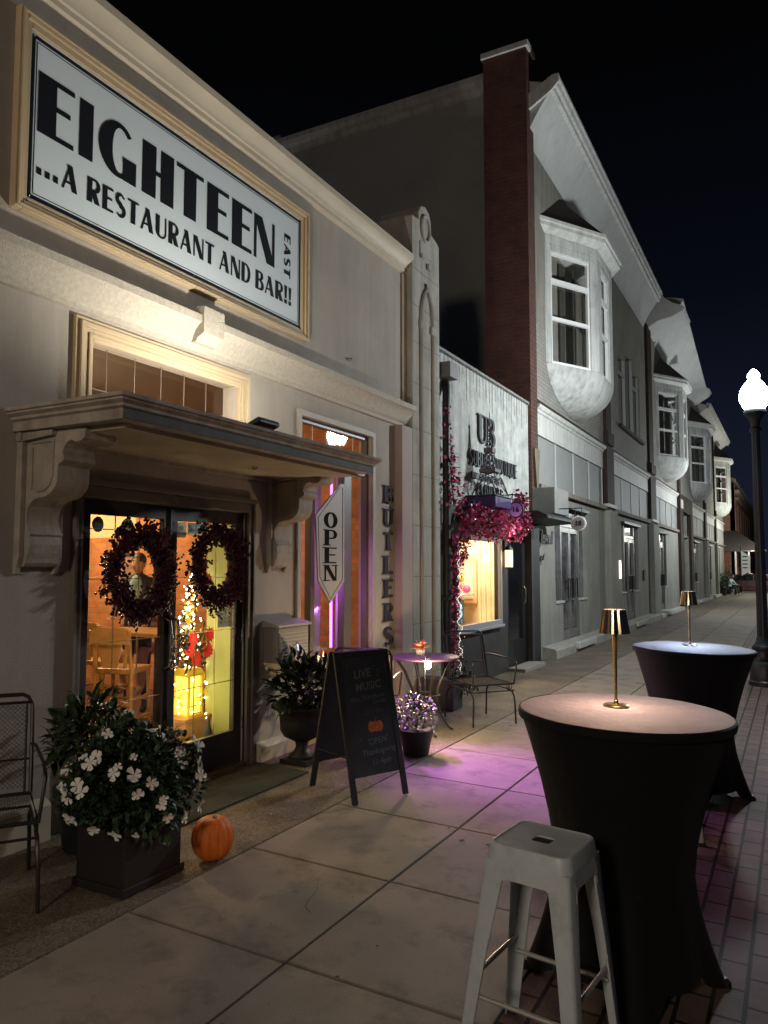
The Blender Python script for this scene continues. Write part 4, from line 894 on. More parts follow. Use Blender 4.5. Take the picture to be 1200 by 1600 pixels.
mb = MB(); vs = [(-3.0, 69.5, 3.05), (2.1, 69.5, 3.05), (2.1, 76, 3.05), (-3.0, 76, 3.05), (-3.0, 73.9, 4.9), (-.35, 73.9, 4.9), (-.35, 76, 4.9), (-3, 76, 4.9)]
mb.add(vs, [(0, 1, 2, 3), (0, 1, 5, 4), (1, 2, 6, 5), (4, 5, 6, 7), (2, 3, 7, 6), (0, 4, 7, 3)]); mb.build('awning', mat('dark awning', (.10, .09, .08), .8), FB)
mb = MB()
for x in (-1.2, -.2, .8, 1.9): mb.box(x - .06, x + .06, 69.7, 69.82, -.2, 3.04)
mb.build('awning_post', M_white, FB)
# ================================================================== WALL SIGN
SG = thing('restaurant_sign', 'large white framed sign reading EIGHTEEN EAST A RESTAURANT AND BAR', 'sign', (0, 4.36, 4.3))
SY0, SY1, SZ0, SZ1 = 2.82, 5.92, 3.72, 4.96
mb = MB(); frame_rect(mb, .001, .055, SY0, SY1, SZ0, SZ1, .055); mb.build('frame', M_tan, SG, bevel=.006)
mb = MB(); frame_rect(mb, .001, .038, SY0 + .056, SY1 - .056, SZ0 + .056, SZ1 - .056, .035); frame_rect(mb, .056, .068, SY0 + .012, SY1 - .012, SZ0 + .012, SZ1 - .012, .018); mb.build('inner_frame', M_tan, SG, bevel=.004)
mb = MB(); mb.box(.002, .018, SY0 + .093, SY1 - .093, SZ0 + .093, SZ1 - .093)
M_face = mat('white sign face', (.66, .74, .78), .4, spec=.4, var=.03, vscale=1.2)
face = mb.build('sign_face', M_face, SG)
mb = MB(); a = .105; frame_rect(mb, .0185, .020, SY0 + a, SY1 - a, SZ0 + a, SZ1 - a, .024); a = .140; frame_rect(mb, .0185, .020, SY0 + a, SY1 - a, SZ0 + a, SZ1 - a, .005)
mb.build('border_line', M_ink, face)
LX = .0195
for ch, (y0, y1) in zip('EIGHTEEN', ((2.980, 3.245), (3.288, 3.398), (3.455, 3.775), (3.832, 4.145), (4.175, 4.472), (4.515, 4.777), (4.820, 5.080), (5.113, 5.407))):
    h = .385; asp = (y1 - y0) / h; gw = glyph(ch, .24, .085)[0]
    K = .24 * gw / asp * 1.0 if ch != 'I' else .24
    word_mb(ch, .28 if ch not in 'GN' else .25, .085, (LX, y0, 4.262), YD, UP, y1 - y0, h, .002).build('sign_letter', M_ink, face)
for wd, y0, y1 in (('.', 2.985, 3.018), ('.', 3.045, 3.078), ('.', 3.105, 3.138), ('A', 3.168, 3.284), ('RESTAURANT', 3.364, 4.604), ('AND', 4.672, 5.062), ('BAR!!', 5.140, 5.671)):
    word_mb(wd, .245, .09, (LX, y0, 3.992), YD, UP, y1 - y0, .165, .002, gap=.14).build('sign_letters', M_ink, face)
word_mb('EAST', .245, .09, (LX, 5.555, 4.64), (0, 0, -1), (0, 1, 0), .40, .095, .002, gap=.14).build('sign_letters', M_ink, face)
mb = MB()
for yy in (SY0 + .115, (SY0 + SY1) / 2, SY1 - .115):
    for zz in (SZ0 + .115, SZ1 - .115): mb.ball((.022, yy, zz), .008, 6)
mb.build('screw', M_chrome, face)
# floodlight standing on the canopy
FL = thing('floodlight', 'small black floodlight tilted up on top of the stone door canopy', 'floodlight', (.80, 4.22, 2.526))
R = Matrix.Rotation(radians(0), 3, 'Z') @ Matrix.Rotation(radians(-22), 3, 'Y')
mb = MB(); c = Vector((.80, 4.22, 2.575)); mb.obox(c, (.15, .24, .04), R); mb.build('housing', M_black, FL, bevel=.012)
mb = MB(); mb.obox(c + R @ Vector((0, 0, .0215)), (.11, .19, .003), R); mb.build('lens', emit('floodlight lens', (1, .9, .72), 6), FL)
mb = MB(); mb.obox(c - R @ Vector((0, 0, .0225)), (.07, .15, .004), R); mb.build('back_label', mat('red label', (.35, .05, .04), .5), FL)
mb = MB(); mb.tube([(.80, 4.09, 2.58), (.80, 4.085, 2.53), (.80, 4.355, 2.53), (.80, 4.35, 2.58)], .007, 6); mb.build('yoke', M_black, FL)
def lamp(kind, name, loc, energy, col, size=.1, parent=None, spot=None, target=None, blend=.5, size_y=None, shape=None):
    l = bpy.data.lights.new(name, kind); l.energy = energy; l.color = col
    if kind == 'AREA':
        l.size = size
        if size_y: l.shape = 'RECTANGLE'; l.size_y = size_y
    else: l.shadow_soft_size = size
    if kind == 'SPOT': l.spot_size = radians(spot); l.spot_blend = blend
    o = bpy.data.objects.new(name, l); COL.objects.link(o); o.location = loc
    if target is not None: o.rotation_euler = (Vector(target) - Vector(loc)).to_track_quat('-Z', 'Y').to_euler()
    return o
lamp('SPOT', 'floodlight_beam', (.84, 4.22, 2.635), 122, (1.0, .94, .82), .03, spot=168, target=(.12, 4.45, 4.4), blend=.55)

# OPEN board on the window
OP = thing('open_sign', 'tall grey arrow shaped board reading OPEN in front of the tall window', 'sign', (.09, 6.2, 1.3))
ox = .10
mb = MB(); P = [(5.985, 2.09), (6.43, 2.43), (6.50, 2.43), (6.50, 1.47), (6.25, 1.27), (6.03, 1.49)]
mb.prism(P, 'X', ox - .015, ox); bd = mb.build('board', mat('silver grey board', (.34, .32, .30), .5, spec=.3, var=.05), OP)
mb = MB(); cyy, czz = 6.25, 1.85; Q = [(cyy + (y - cyy) * .86, czz + (z - czz) * .93) for y, z in P]; mb.tube([(ox + .001, y, z) for y, z in Q], .003, 4, closed=True); mb.build('border_line', M_ink, bd)
for i, ch in enumerate('OPEN'): word_mb(ch, .20, .075, (ox + .001, 6.14, 1.985 - i * .168), YD, UP, .21, .150, .003, serif=True).build('sign_letter', mat('matt black letter', (.012, .012, .012), .95, spec=.05), bd)
mb = MB(); mb.tube([(ox - .008, 6.47, 2.42), (ox - .008, 6.47, 2.62), (.03, 6.47, 2.64)], .004, 5); mb.build('hanger', M_black, OP)

# ================================================================== WREATHS
def wreath(name, label, yc, zc, seed):
    rnd = random.Random(seed)
    t = thing(name, label, 'wreath', (.03, yc, zc), group='wreaths on the doors')
    tw = MB(); be = MB(); lf = MB()
    tw.tube([(.035, .205 * cos(a), .225 * sin(a)) for a in [2 * pi * i / 30 for i in range(30)]], .034, 8, closed=True)
    for k in range(5):
        tw.tube([(.0 + .03 + rnd.uniform(-.02, .02), (.205 + rnd.uniform(-.03, .03)) * cos(a) , (.225 + rnd.uniform(-.03, .03)) * sin(a)) for a in [2 * pi * i / 30 for i in range(30)]], .008, 5, closed=True)
    for i in range(980):
        a = rnd.uniform(0, 2 * pi); rr = rnd.gauss(.0, .040); r = 1 + rr / .2
        p = Vector((.03 + rnd.uniform(0, .07), .215 * r * cos(a), .24 * r * sin(a)))
        out = Vector((rnd.uniform(.0, .8), cos(a + rnd.uniform(-.2, 1.5)), sin(a + rnd.uniform(-.2, 1.5)))).normalized()
        L = rnd.uniform(.03, .085)
        if i % 2: tw.tube([p, p + out * L], [.0025, .0012], 3)
        for j in range(3): be.ball(p + out * L * (.35 + .3 * j) + Vector([rnd.uniform(-.008, .008) for _ in range(3)]), rnd.uniform(.0075, .0115), 5)
        if i % 3 == 0: lf.leaf(p, (out + Vector([rnd.uniform(-.5, .5) for _ in range(3)])), Vector((1, .2, .1)), rnd.uniform(.03, .05), .014)
    tw.build('twigs', M_twig, t, world=False, recalc=False); be.build('berries', M_berry, t, world=False, smooth=True, recalc=False); lf.build('leaves', M_leafr, t, world=False, recalc=False)
    return t
wreath('berry_wreath', 'dark burgundy berry wreath on the left glass door', 3.825, 1.57, 3)
wreath('berry_wreath', 'dark burgundy berry wreath on the right glass door', 4.62, 1.62, 8)
# little bell bundle on the door handles
bb = thing('bell_garland', 'small bunch of silver bells and greenery hanging at the door handles', 'bells', (.04, 4.24, 1.1))
mb = MB(); rnd = random.Random(4)
for k in range(16): mb.ball((.04 + rnd.uniform(-.01, .02), 4.22 + rnd.uniform(-.03, .03), 1.14 - k * .017), .009, 6)
mb.build('bells', M_chrome, bb, smooth=True)
mb = MB()
for k in range(60): p = Vector((.045, 4.33 + rnd.gauss(0, .02), 1.06 + rnd.gauss(0, .04))); mb.leaf(p, Vector([rnd.uniform(-1, 1) for _ in range(3)]), Vector((1, 0, 0)), .04, .012)
mb.build('greenery', M_leaf, bb, recalc=False)

# ================================================================== STOOLS
def make_stool(label):
    t = thing('metal_stool', label, 'stool', group='white metal bar stools')
    H = .745; s = .146
    def rr(h, r, z, n=5):
        pts = []
        for cx, cy, a0 in ((h - r, h - r, 0), (-h + r, h - r, 90), (-h + r, -h + r, 180), (h - r, -h + r, 270)):
            for k in range(n + 1): a = radians(a0 + 90 * k / n); pts.append((cx + r * cos(a), cy + r * sin(a), z))
        return pts
    rings = [rr(s * 1.045, .045, H - .052), rr(s * 1.02, .045, H - .03), rr(s * 1.0, .044, H - .010), rr(s * .975, .042, H - .002), rr(s * .93, .038, H), rr(s * .90, .036, H - .003), rr(s * .86, .034, H - .004)]
    m = len(rings[0]); vs = [p for r in rings for p in r]; fs = [(i * m + k, i * m + (k + 1) % m, (i + 1) * m + (k + 1) % m, (i + 1) * m + k) for i in range(len(rings) - 1) for k in range(m)]
    # top with the hand hole: bridge outer ring to a small rounded rectangle
    hole = [(x * .034 / .03, y * .032 / .03, H - .004) for x, y, z in rr(.03, .012, 0)]
    hole2 = [(x, y, H - .012) for x, y, z in hole]
    o = len(vs); vs += hole + hole2; l = (len(rings) - 1) * m
    fs += [(l + k, l + (k + 1) % m, o + (k + 1) % m, o + k) for k in range(m)] + [(o + k, o + (k + 1) % m, o + m + (k + 1) % m, o + m + k) for k in range(m)]
    seat = MB().add(vs, fs).build('seat', M_stool, t, smooth=True, world=False)
    mb = MB(); mb.add([(x * .999, y * .999, H - .010) for x, y, z in hole], [tuple(range(m))]); mb.build('hand_hole', M_black, seat, world=False)
    # apron with shoulders
    zt, zb = H - .050, H - .115; w1, w2 = s * 1.045, s * 1.12
    legs = []
    for i, (sx, sy) in enumerate(((1, 1), (-1, 1), (-1, -1), (1, -1))):
        mb = MB(); n = 5; rows = []
        for (z, c, w) in ((zt - .002, s * 1.04, .080), (H - .16, s * 1.10, .070), (H - .35, s * 1.24, .056), (.02, s * 1.49, .040), (.0, s * 1.50, .040)):
            # L shaped angle section with rounded corner
            a = [(c - w, c), (c - .012, c), (c - .004, c - .004), (c, c - .012), (c, c - w), (c - .006, c - w), (c - .010, c - .014), (c - .014, c - .010), (c - w, c - .006)]
            rows.append([(sx * x, sy * y, z) for x, y in a])
        k = len(rows[0]); vs = [p for r in rows for p in r]
        fs = [(a * k + b_, a * k + (b_ + 1) % k, (a + 1) * k + (b_ + 1) % k, (a + 1) * k + b_) for a in range(len(rows) - 1) for b_ in range(k)] + [tuple(range(k)), tuple((len(rows) - 1) * k + q for q in range(k))]
        lg = mb.add(vs, fs).build('leg', M_stool, t, smooth=True, world=False)
        f = MB(); f.box(sx * s * 1.50 - .022 - (.012 if sx > 0 else -.012), sx * s * 1.50 + .022 - (.012 if sx > 0 else -.012), sy * s * 1.50 - .022 - (.012 if sy > 0 else -.012), sy * s * 1.50 + .022 - (.012 if sy > 0 else -.012), -.004, .018); f.build('rubber_foot', M_black, lg, world=False, bevel=.003)
    mb = MB()
    for k in range(4):
        R = Matrix.Rotation(k * pi / 2, 3, 'Z')
        P = [(-w1 + .05, zt), (w1 - .05, zt), (w1 - .05, zb - .03), (w1 - .065, zb - .002), (w1 - .08, zb + .008), (-w1 + .08, zb + .008), (-w1 + .065, zb - .002), (-w1 + .05, zb - .03)]
        vs = [R @ Vector((x, w1 + (zt - z) * .11 - .0015 - d, z)) for d in (0, .004) for x, z in P]; q = len(P)
        mb.add(vs, [tuple(range(q)), tuple(range(2 * q - 1, q - 1, -1))] + [(i, (i + 1) % q, q + (i + 1) % q, q + i) for i in range(q)])
    mb.build('apron', M_stool, t, world=False)
    for k in range(4):
        zz = .30 if k % 2 else .245; c = s * (1.24 + (H - .35 - zz) / (H - .37) * .25) - .012
        R = Matrix.Rotation(k * pi / 2, 3, 'Z'); mb = MB(); mb.tube([R @ Vector((-c + .01, c - .004, zz)), R @ Vector((c - .01, c - .004, zz))], .0085, 8); mb.build('foot_rail', M_railm, t, smooth=True, world=False)
    mb = MB(); mb.tube([(-s * .93, -s * .93, H - .12), (s * .93, s * .93, H - .12)], .008, 6); mb.tube([(-s * .93, s * .93, H - .135), (s * .93, -s * .93, H - .135)], .008, 6); mb.build('cross_brace', M_black, t, world=False)
    return t
M_stool = mat('grey white powder coat', (.48, .54, .56), .36, spec=.5, var=.07, vscale=7, bump=.12, bscale=30, rvar=.14, dirt=(.34, .37, .38), dscale=9)
M_railm = mat('pale foot rail', (.45, .44, .42), .35, metal=.4)
def put(t, x, y, rz, z=0, tilt=True):
    t.location = (x, y, G(x) + z); t.rotation_euler = (0, radians(1.49) if tilt else 0, 0)
    M = Matrix.Rotation(radians(1.49), 4, 'Y') @ Matrix.Rotation(rz, 4, 'Z') if tilt else Matrix.Rotation(rz, 4, 'Z')
    t.rotation_euler = M.to_euler()
st1 = make_stool('white metal bar stool in the foreground in front of the nearest draped table'); put(st1, 3.178, 2.69, radians(-6))
st2 = copy_tree(st1); st2['label'] = 'white metal stool mostly hidden between the two draped tables, one leg showing'; put(st2, 3.215, 5.35, radians(8))
st3 = copy_tree(st1); st3['label'] = 'white metal stool behind the far draped table, only an edge lit violet'; put(st3, 3.015, 7.25, radians(4))

# ================================================================== HIGH TABLES under black stretch covers
def draped_table(label, x, y, rz, seed):
    t = thing('cocktail_table', label, 'table', group='high tables under black stretch covers')
    R0, H = .438, 1.085; n = 96; rows = []
    def prof(a, v):                       # v: 0 floor .. 1 top
        c4 = abs(cos(2 * (a)))            # feet at a = 0,90,180,270
        foot = max(0, cos(4 * a)) ** 1.0
        waist = .262 + .02 * foot
        if v > .42: u = (v - .42) / .58; r = waist + (R0 - waist) * (u ** 1.45)
        else:
            u = (.42 - v) / .42; rb = .325 + .085 * foot ** 2.2; r = waist + (rb - waist) * (u ** 1.5)
        return r
    levels = [0, .06, .12, .2, .3, .4, .5, .6, .7, .78, .85, .9, .94, .965]
    vs = []
    for v in levels:
        for k in range(n):
            a = 2 * pi * k / n; foot = max(0, cos(4 * a)) ** 3
            lift = .075 * (1 - max(0, cos(4 * a)) ** .6) if cos(4 * a) > 0 else .075
            z = H * v + lift * max(0, 1 - v / .25) ** 1.0
            if v == 0: z = lift * 1.0 + .004
            r = prof(a, max(v, z / H)) * (1 + .010 * sin(7 * a + 3 * v + seed) * (1 - v) + .006 * sin(17 * a + 5 * v) * max(0, v - .55)); vs.append((r * cos(a), r * sin(a), z))
    for (r, z) in ((R0, H - .036), (R0 + .003, H - .02), (R0 + .002, H - .006), (R0 - .006, H)):
        for k in range(n): a = 2 * pi * k / n; vs.append((r * cos(a), r * sin(a), z))
    m = len(levels) + 4
    fs = [(i * n + k, i * n + (k + 1) % n, (i + 1) * n + (k + 1) % n, (i + 1) * n + k) for i in range(m - 1) for k in range(n)]
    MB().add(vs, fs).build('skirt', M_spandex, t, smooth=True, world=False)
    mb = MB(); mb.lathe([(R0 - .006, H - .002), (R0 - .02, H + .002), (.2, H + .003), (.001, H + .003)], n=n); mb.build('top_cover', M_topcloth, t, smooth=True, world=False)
    for k in range(4):
        a = k * pi / 2; mb = MB(); mb.lathe([(.03, 0), (.03, .012), (.012, .03)], (.40 * cos(a), .40 * sin(a), 0), 10); mb.build('foot', M_black, t, world=False)
    put(t, x, y, rz); return t
draped_table('nearest high table under a black stretch cover, warm lit top with gold lamp', 3.315, 3.40, radians(20), 1)
draped_table('second high table under a black stretch cover, bluish lit top with slim lamp', 3.275, 6.32, radians(8), 2)
def table_lamp(label, x, y, z, mstem, mshade, col, e):
    t = thing('table_lamp', label, 'lamp', (x, y, z), group='cordless table lamps')
    mb = MB(); mb.lathe([(.0, 0), (.052, 0), (.055, .003), (.055, .007), (.05, .010), (.014, .013), (.010, .018), (.008, .03)], n=32, caps=False); mb.build('base', mstem, t, smooth=True, world=False)
    mb = MB(); mb.tube([(0, 0, .012), (0, 0, .10), (0, 0, .20), (0, 0, .33)], [.0065, .0065, .0085, .0125], 12); mb.build('stem', mstem, t, smooth=True, world=False)
    n = 40; vs = []
    for (r, z_) in ((.062, .315), (.046, .418), (.044, .418), (.060, .315)):
        for k in range(n): a = 2 * pi * k / n; f = 1 + (.07 if (k // 2) % 2 else -.0); vs.append((r * f * cos(a), r * f * sin(a), z_))
    fs = [(i * n + k, i * n + (k + 1) % n, (i + 1) * n + (k + 1) % n, (i + 1) * n + k) for i in range(3) for k in range(n)]
    MB().add(vs, fs).build('shade', mshade, t, world=False)
    mb = MB(); mb.lathe([(.036, 0), (.036, .004)], (0, 0, .404), 24); mb.build('diffuser', emit('lamp diffuser ' + label[:5], col, 3.0), t, world=False)
    mb = MB(); mb.lathe([(.036, 0), (.036, .004)], (0, 0, .340), 24); mb.build('diffuser', MC['lamp diffuser ' + label[:5]], t, world=False)
    l = lamp('SPOT', 'lamp_glow', (x, y, z + .336), e, col, .03, spot=158, target=(x, y, z), blend=.35); l.parent = None
    return t
table_lamp('polished gold cordless lamp with fluted shade on the nearest table', 3.30, 3.46, G(3.3) + 1.0885, M_gold, mat('fluted gold chrome', (.62, .52, .34), .09, metal=1.0), (1.0, .62, .45), 85)
table_lamp('slim pale gold cordless lamp with fluted shade on the second table', 3.27, 6.42, G(3.27) + 1.0885, mat('pale gold', (.75, .70, .55), .2, metal=1.0), MC['fluted gold chrome'], (.55, .70, 1.0), 95)

# ================================================================== STREET LAMPS
def street_lamp(label, x, y, e, col=(.90, .97, 1.0)):
    t = thing('street_lamp', label, 'street lamp', (x, y, G(x)), group='acorn street lamps')
    mb = MB(); mb.lathe([(.21, 0), (.21, .06), (.19, .08), (.19, .30), (.16, .34), (.13, .38), (.13, .50), (.15, .52), (.15, .56), (.10, .62), (.085, .70)], n=16); mb.build('base', M_lampbk, t, smooth=True, world=False)
    n = 24; mb = MB(); vs = []
    for (r, z) in ((.078, .68), (.058, 3.74)):
        for k in range(n): a = 2 * pi * k / n; f = 1 if k % 2 else .88; vs.append((r * f * cos(a), r * f * sin(a), z))
    mb.add(vs, [(k, (k + 1) % n, n + (k + 1) % n, n + k) for k in range(n)]); mb.lathe([(.075, 3.71), (.085, 3.75), (.06, 3.79), (.07, 3.87), (.12, 3.95), (.155, 3.99), (.155, 4.03), (.14, 4.05)], n=24); mb.build('post', M_lampbk, t, smooth=True, world=False)
    mb = MB(); mb.lathe([(.135, 4.055), (.165, 4.10), (.205, 4.19), (.21, 4.27), (.19, 4.35), (.14, 4.43), (.10, 4.475), (.08, 4.50), (.08, 4.525), (.09, 4.545), (.08, 4.59), (.04, 4.64), (.012, 4.66)], n=28); mb.build('globe', M_globe, t, smooth=True, world=False)
    l = lamp('POINT', 'street_lamp_light', (x, y, G(x) + 4.27), e, col, .20 if y > 0 else .55)
    return t
M_lampbk = mat('lamp post black green', (.022, .028, .035), .4, spec=.5)
M_globe = bpy.data.materials.new('frosted lit globe'); M_globe.use_nodes = True
_nt_ = M_globe.node_tree; _nt_.nodes.clear(); _o = _nt_.nodes.new('ShaderNodeOutputMaterial'); _e = _nt_.nodes.new('ShaderNodeEmission'); _t = _nt_.nodes.new('ShaderNodeBsdfTransparent'); _a = _nt_.nodes.new('ShaderNodeAddShader')
_e.inputs[0].default_value = (.88, .97, 1, 1); _e.inputs[1].default_value = 9.0; _t.inputs[0].default_value = (1, 1, 1, 1)
_nt_.links.new(_e.outputs[0], _a.inputs[0]); _nt_.links.new(_t.outputs[0], _a.inputs[1]); _nt_.links.new(_a.outputs[0], _o.inputs[0])
try: M_globe.cycles.emission_sampling = 'NONE'
except Exception: pass
street_lamp('lit acorn street lamp on a dark post, nearest at the right edge', 3.57, 12.55, 1000)
street_lamp('distant lit acorn street lamp half cut by the right edge', 3.58, 31.0, 900)
street_lamp('farthest acorn street lamp at the end of the pavement', 3.58, 50.5, 900, (.97, 1, .88))
street_lamp('added acorn street lamp beyond the cross street, out of view', 3.9, 67.0, 1500, (1.0, .93, .82))  # added unseen lamp that brightens the far brick building
street_lamp('acorn street lamp standing behind the viewer', 3.60, -6.2, 900, (1.0, .82, .65))

# ================================================================== SANDWICH BOARD
CB = thing('chalkboard', 'black A-frame chalkboard with faded chalk writing and an orange pumpkin drawing', 'chalkboard', (1.115, 5.04, G(1.115)))
th = atan2(5.235 - 4.81, 1.46 - 1.263)     # direction of the panel's lower edge
ux = Vector((cos(th), sin(th), 0)); nx = Vector((ux.y, -ux.x, 0))       # along the panel / towards the viewer
Cc = Vector((1.115, 5.02, G(1.115)))
def board(side):
    mb = MB(); base = nx * (.27 * side) ; top = nx * (.015 * side) + UP * 1.02; up = (top - base).normalized(); out = ux.cross(up) * (1 if side > 0 else -1)
    def bx(u0, u1, v0, v1, d0, d1, M):
        vs = [Cc + base + ux * u + up * v + nx * side * d for d in (d0, d1) for u, v in ((u0, v0), (u1, v0), (u1, v1), (u0, v1))]
        M.add(vs, [(0, 3, 2, 1), (4, 5, 6, 7), (0, 1, 5, 4), (1, 2, 6, 5), (2, 3, 7, 6), (3, 0, 4, 7)])
    L = (top - base).length; w = .245
    bx(-w, -w + .045, 0, L, 0, .02, mb); bx(w - .045, w, 0, L, 0, .02, mb); bx(-w + .045, w - .045, L - .045, L, 0, .02, mb)
    if side < 0: bx(-w + .045, w - .045, .20, .245, 0, .02, mb)
    fr = mb.build('frame', mat('black stained wood', (.022, .021, .022), .6, spec=.4, var=.3, vscale=15), CB, bevel=.003)
    pm = MB(); bx(-w + .046, w - .046, .17 if side > 0 else .246, L - .046, .004, .011, pm); pn = pm.build('panel', mat('slate board', (.028, .034, .040), .7, spec=.3, var=.35, vscale=5, bump=.1), CB)
    return base, up, L, pn
base, up, L, pn = board(1); board(-1)
for sg in (-1, 1): MB().tube([Cc + nx * .2 + ux * .235 * sg + UP * .30, Cc - nx * .2 + ux * .235 * sg + UP * .30], .005, 5).build('stay', M_black, CB)
def chalk(s, u, v, size, m, bold=0, shear=.15, name='chalk_writing', sx=1):
    rt = (ux + up * .10).normalized()
    o = Cc + base + ux * u + up * v + nx * .0125
    nn = ux.cross(up); nn = nn if nn.dot(nx) > 0 else -nn
    q = text_mb(s, size, (0, 0, 0), (1, 0, 0), (0, 1, 0), .0006, bold, shear=shear, sx=sx); ca, sa = cos(radians(4)), sin(radians(4))
    vs = [o + ux * (vv[0] * ca - vv[1] * sa) + up * (vv[0] * sa + vv[1] * ca) + nn * (vv[2] + .001) for vv in q.v]
    MB().add(vs, q.f).build(name, m, pn)
M_ch = mat('grey green chalk', (.105, .125, .115), .95); M_chb = mat('blue grey chalk', (.10, .125, .15), .95); M_cho = mat('orange chalk', (.45, .12, .04), .95, var=.4, vscale=30)
chalk("LIVE", -.02, .88, .085, M_ch, .001); chalk('MUSIC', .02, .79, .08, M_ch, .001)
chalk('Amy Thibodeaux', .0, .71, .045, M_chb, -.0004); chalk('Crook', .10, .675, .045, M_chb, -.0004)
chalk('tonight 7-9pm', .01, .605, .042, mat('faint chalk', (.06, .07, .075), .95), 0)
chalk("'OPEN'", .04, .40, .062, M_chb, 0); chalk('Thanksgiving', .04, .33, .058, M_chb, 0); chalk('11-4pm', .05, .255, .056, M_chb, 0)
mb = MB()
def PT(u, v, d=.0128): return Cc + base + ux * u + up * v + nx * d
for k, (cu, w_) in enumerate(((-.035, .032), (.035, .032), (0, .03))):
    pts = [PT(.04 + cu + w_ * cos(2 * pi * i / 20), .50 + .038 * sin(2 * pi * i / 20), .0122 + k * .0004) for i in range(20)]
    mb.add(pts, [tuple(range(20))])
mb.build('chalk_pumpkin', M_cho, pn, recalc=False)
mb = MB(); mb.tube([PT(.04, .535, .0138), PT(.05, .56, .0138), PT(.075, .565, .0138)], .0025, 4)
for cu in (-.03, 0, .03): mb.tube([PT(.04 + cu, .535, .0138), PT(.04 + cu * 1.5, .50, .0138), PT(.04 + cu, .465, .0138)], .0012, 4)
for (u, v) in ((.09, .93), (.13, .90), (-.14, .95), (-.1, .42), (.12, .86)): mb.tube([PT(u - .01, v, .013), PT(u + .01, v, .013)], .001, 4); mb.tube([PT(u, v - .01, .013), PT(u, v + .01, .013)], .001, 4)
mb.build('chalk_marks', M_ch, pn)

# ================================================================== PLANTS
rnd = random.Random(21)
def leaf_cloud(mb, c, rad, n, L, w, rnd, shell=.45, zmin=-1, droop=0.):
    for i in range(n):
        while True:
            d = Vector((rnd.uniform(-1, 1), rnd.uniform(-1, 1), rnd.uniform(zmin, 1)))
            if .05 < d.length <= 1: break
        d.normalize(); r = shell + (1 - shell) * rnd.random() ** .7
        k = 1 + .12 * sin(5 * d.x + 3 * d.z) + .10 * sin(7 * d.y + 2)
        p = Vector((c[0] + d.x * rad[0] * r * k, c[1] + d.y * rad[1] * r * k, c[2] + d.z * rad[2] * r * k))
        q = (d * .7 + Vector((rnd.uniform(-.8, .8), rnd.uniform(-.8, .8), rnd.uniform(-.5, .8) - droop))).normalized()
        mb.leaf(p, q, Vector((rnd.uniform(-.4, .4), rnd.uniform(-.4, .4), 1)), L * rnd.uniform(.6, 1.3), w * rnd.uniform(.7, 1.2))
# square planter with impatiens
PL = thing('flower_planter', 'square dark planter box overflowing with white flowers beside the pumpkin', 'planter', (.86, 3.05, G(.86)))
def taper_box(mb, x0, x1, y0, y1, z0, z1, d):
    mb.add([(x0 + d, y0 + d, z0), (x1 - d, y0 + d, z0), (x1 - d, y1 - d, z0), (x0 + d, y1 - d, z0), (x0, y0, z1), (x1, y0, z1), (x1, y1, z1), (x0, y1, z1)], [(0, 3, 2, 1), (4, 5, 6, 7), (0, 1, 5, 4), (1, 2, 6, 5), (2, 3, 7, 6), (3, 0, 4, 7)])
mb = MB(); taper_box(mb, -.17, .17, -.20, .20, .02, .31, .0); mb.box(-.185, .185, -.215, .215, 0, .045); mb.box(-.18, .18, -.21, .21, .29, .33); mb.build('box', mat('dark plum resin', (.020, .016, .016), .6, spec=.35, var=.2), PL, world=False, bevel=.006)
mb = MB(); leaf_cloud(mb, (0.0, -.0, .50), (.33, .33, .28), 3800, .050, .032, rnd, .45, -.75); mb.build('leaves', mat('impatiens leaves', (.028, .055, .025), .5, spec=.3, var=.5, vscale=14), PL, world=False, recalc=False)
mb = MB()
for k in range(26): a = rnd.uniform(0, 6.28); r = rnd.uniform(.1, .28); mb.tube([(0, 0, .3), (r * .4 * cos(a), r * .4 * sin(a), .45), (r * cos(a), r * sin(a), .5 + rnd.uniform(0, .25))], .005, 4)
mb.build('stems', mat('green stems', (.06, .07, .03), .7), PL, world=False)
def flower_mesh(r0, rq):
    mb = MB()
    for k in range(5):
        a = 2 * pi * k / 5 + rq.uniform(-.15, .15); r = r0 * rq.uniform(.72, 1.15); cup = rq.uniform(-.1, .45); P = [(0, 0, 0)] + [(r * q * cos(a + b_), r * q * sin(a + b_), r * h) for q, b_, h in ((.55, -.55, .18), (.98, -.42, .10), (1.05, 0, .02), (.98, .42, .10), (.55, .55, .18))]
        mb.add([(x, y, z + k * .0006 + cup * (x * x + y * y) / r0) for x, y, z in P], [(0, 1, 2, 3), (0, 3, 4, 5)])
    return mb
fls = []; cnt = 0
for i in range(400):
    if cnt >= 96: break
    d = Vector((rnd.uniform(-1, 1), rnd.uniform(-1, 1), rnd.uniform(-.45, 1)))
    if d.length > 1 or d.length < .2: continue
    d.normalize(); k = 1 + .12 * sin(5 * d.x + 3 * d.z) + .10 * sin(7 * d.y + 2); p = Vector((d.x * .355 * k, d.y * .355 * k, .50 + d.z * .30 * k))
    nrm = (d + Vector((.2 + rnd.uniform(-.5, .5), -.3 + rnd.uniform(-.5, .5), .2 + rnd.uniform(-.5, .4)))).normalized()
    if cnt < 5: f = flower_mesh(.034, rnd).build('flower', M_petal, PL, world=False, recalc=False); fls.append(f)
    else: f = fls[cnt % 5].copy(); COL.objects.link(f); f.parent = PL
    f.location = p; f.rotation_euler = (nrm.to_track_quat('Z', 'Y') @ __import__('mathutils').Quaternion((0, 0, 1), rnd.uniform(0, 6))).to_euler(); s = rnd.uniform(.6, 1.25); f.scale = (s, s, s); cnt += 1
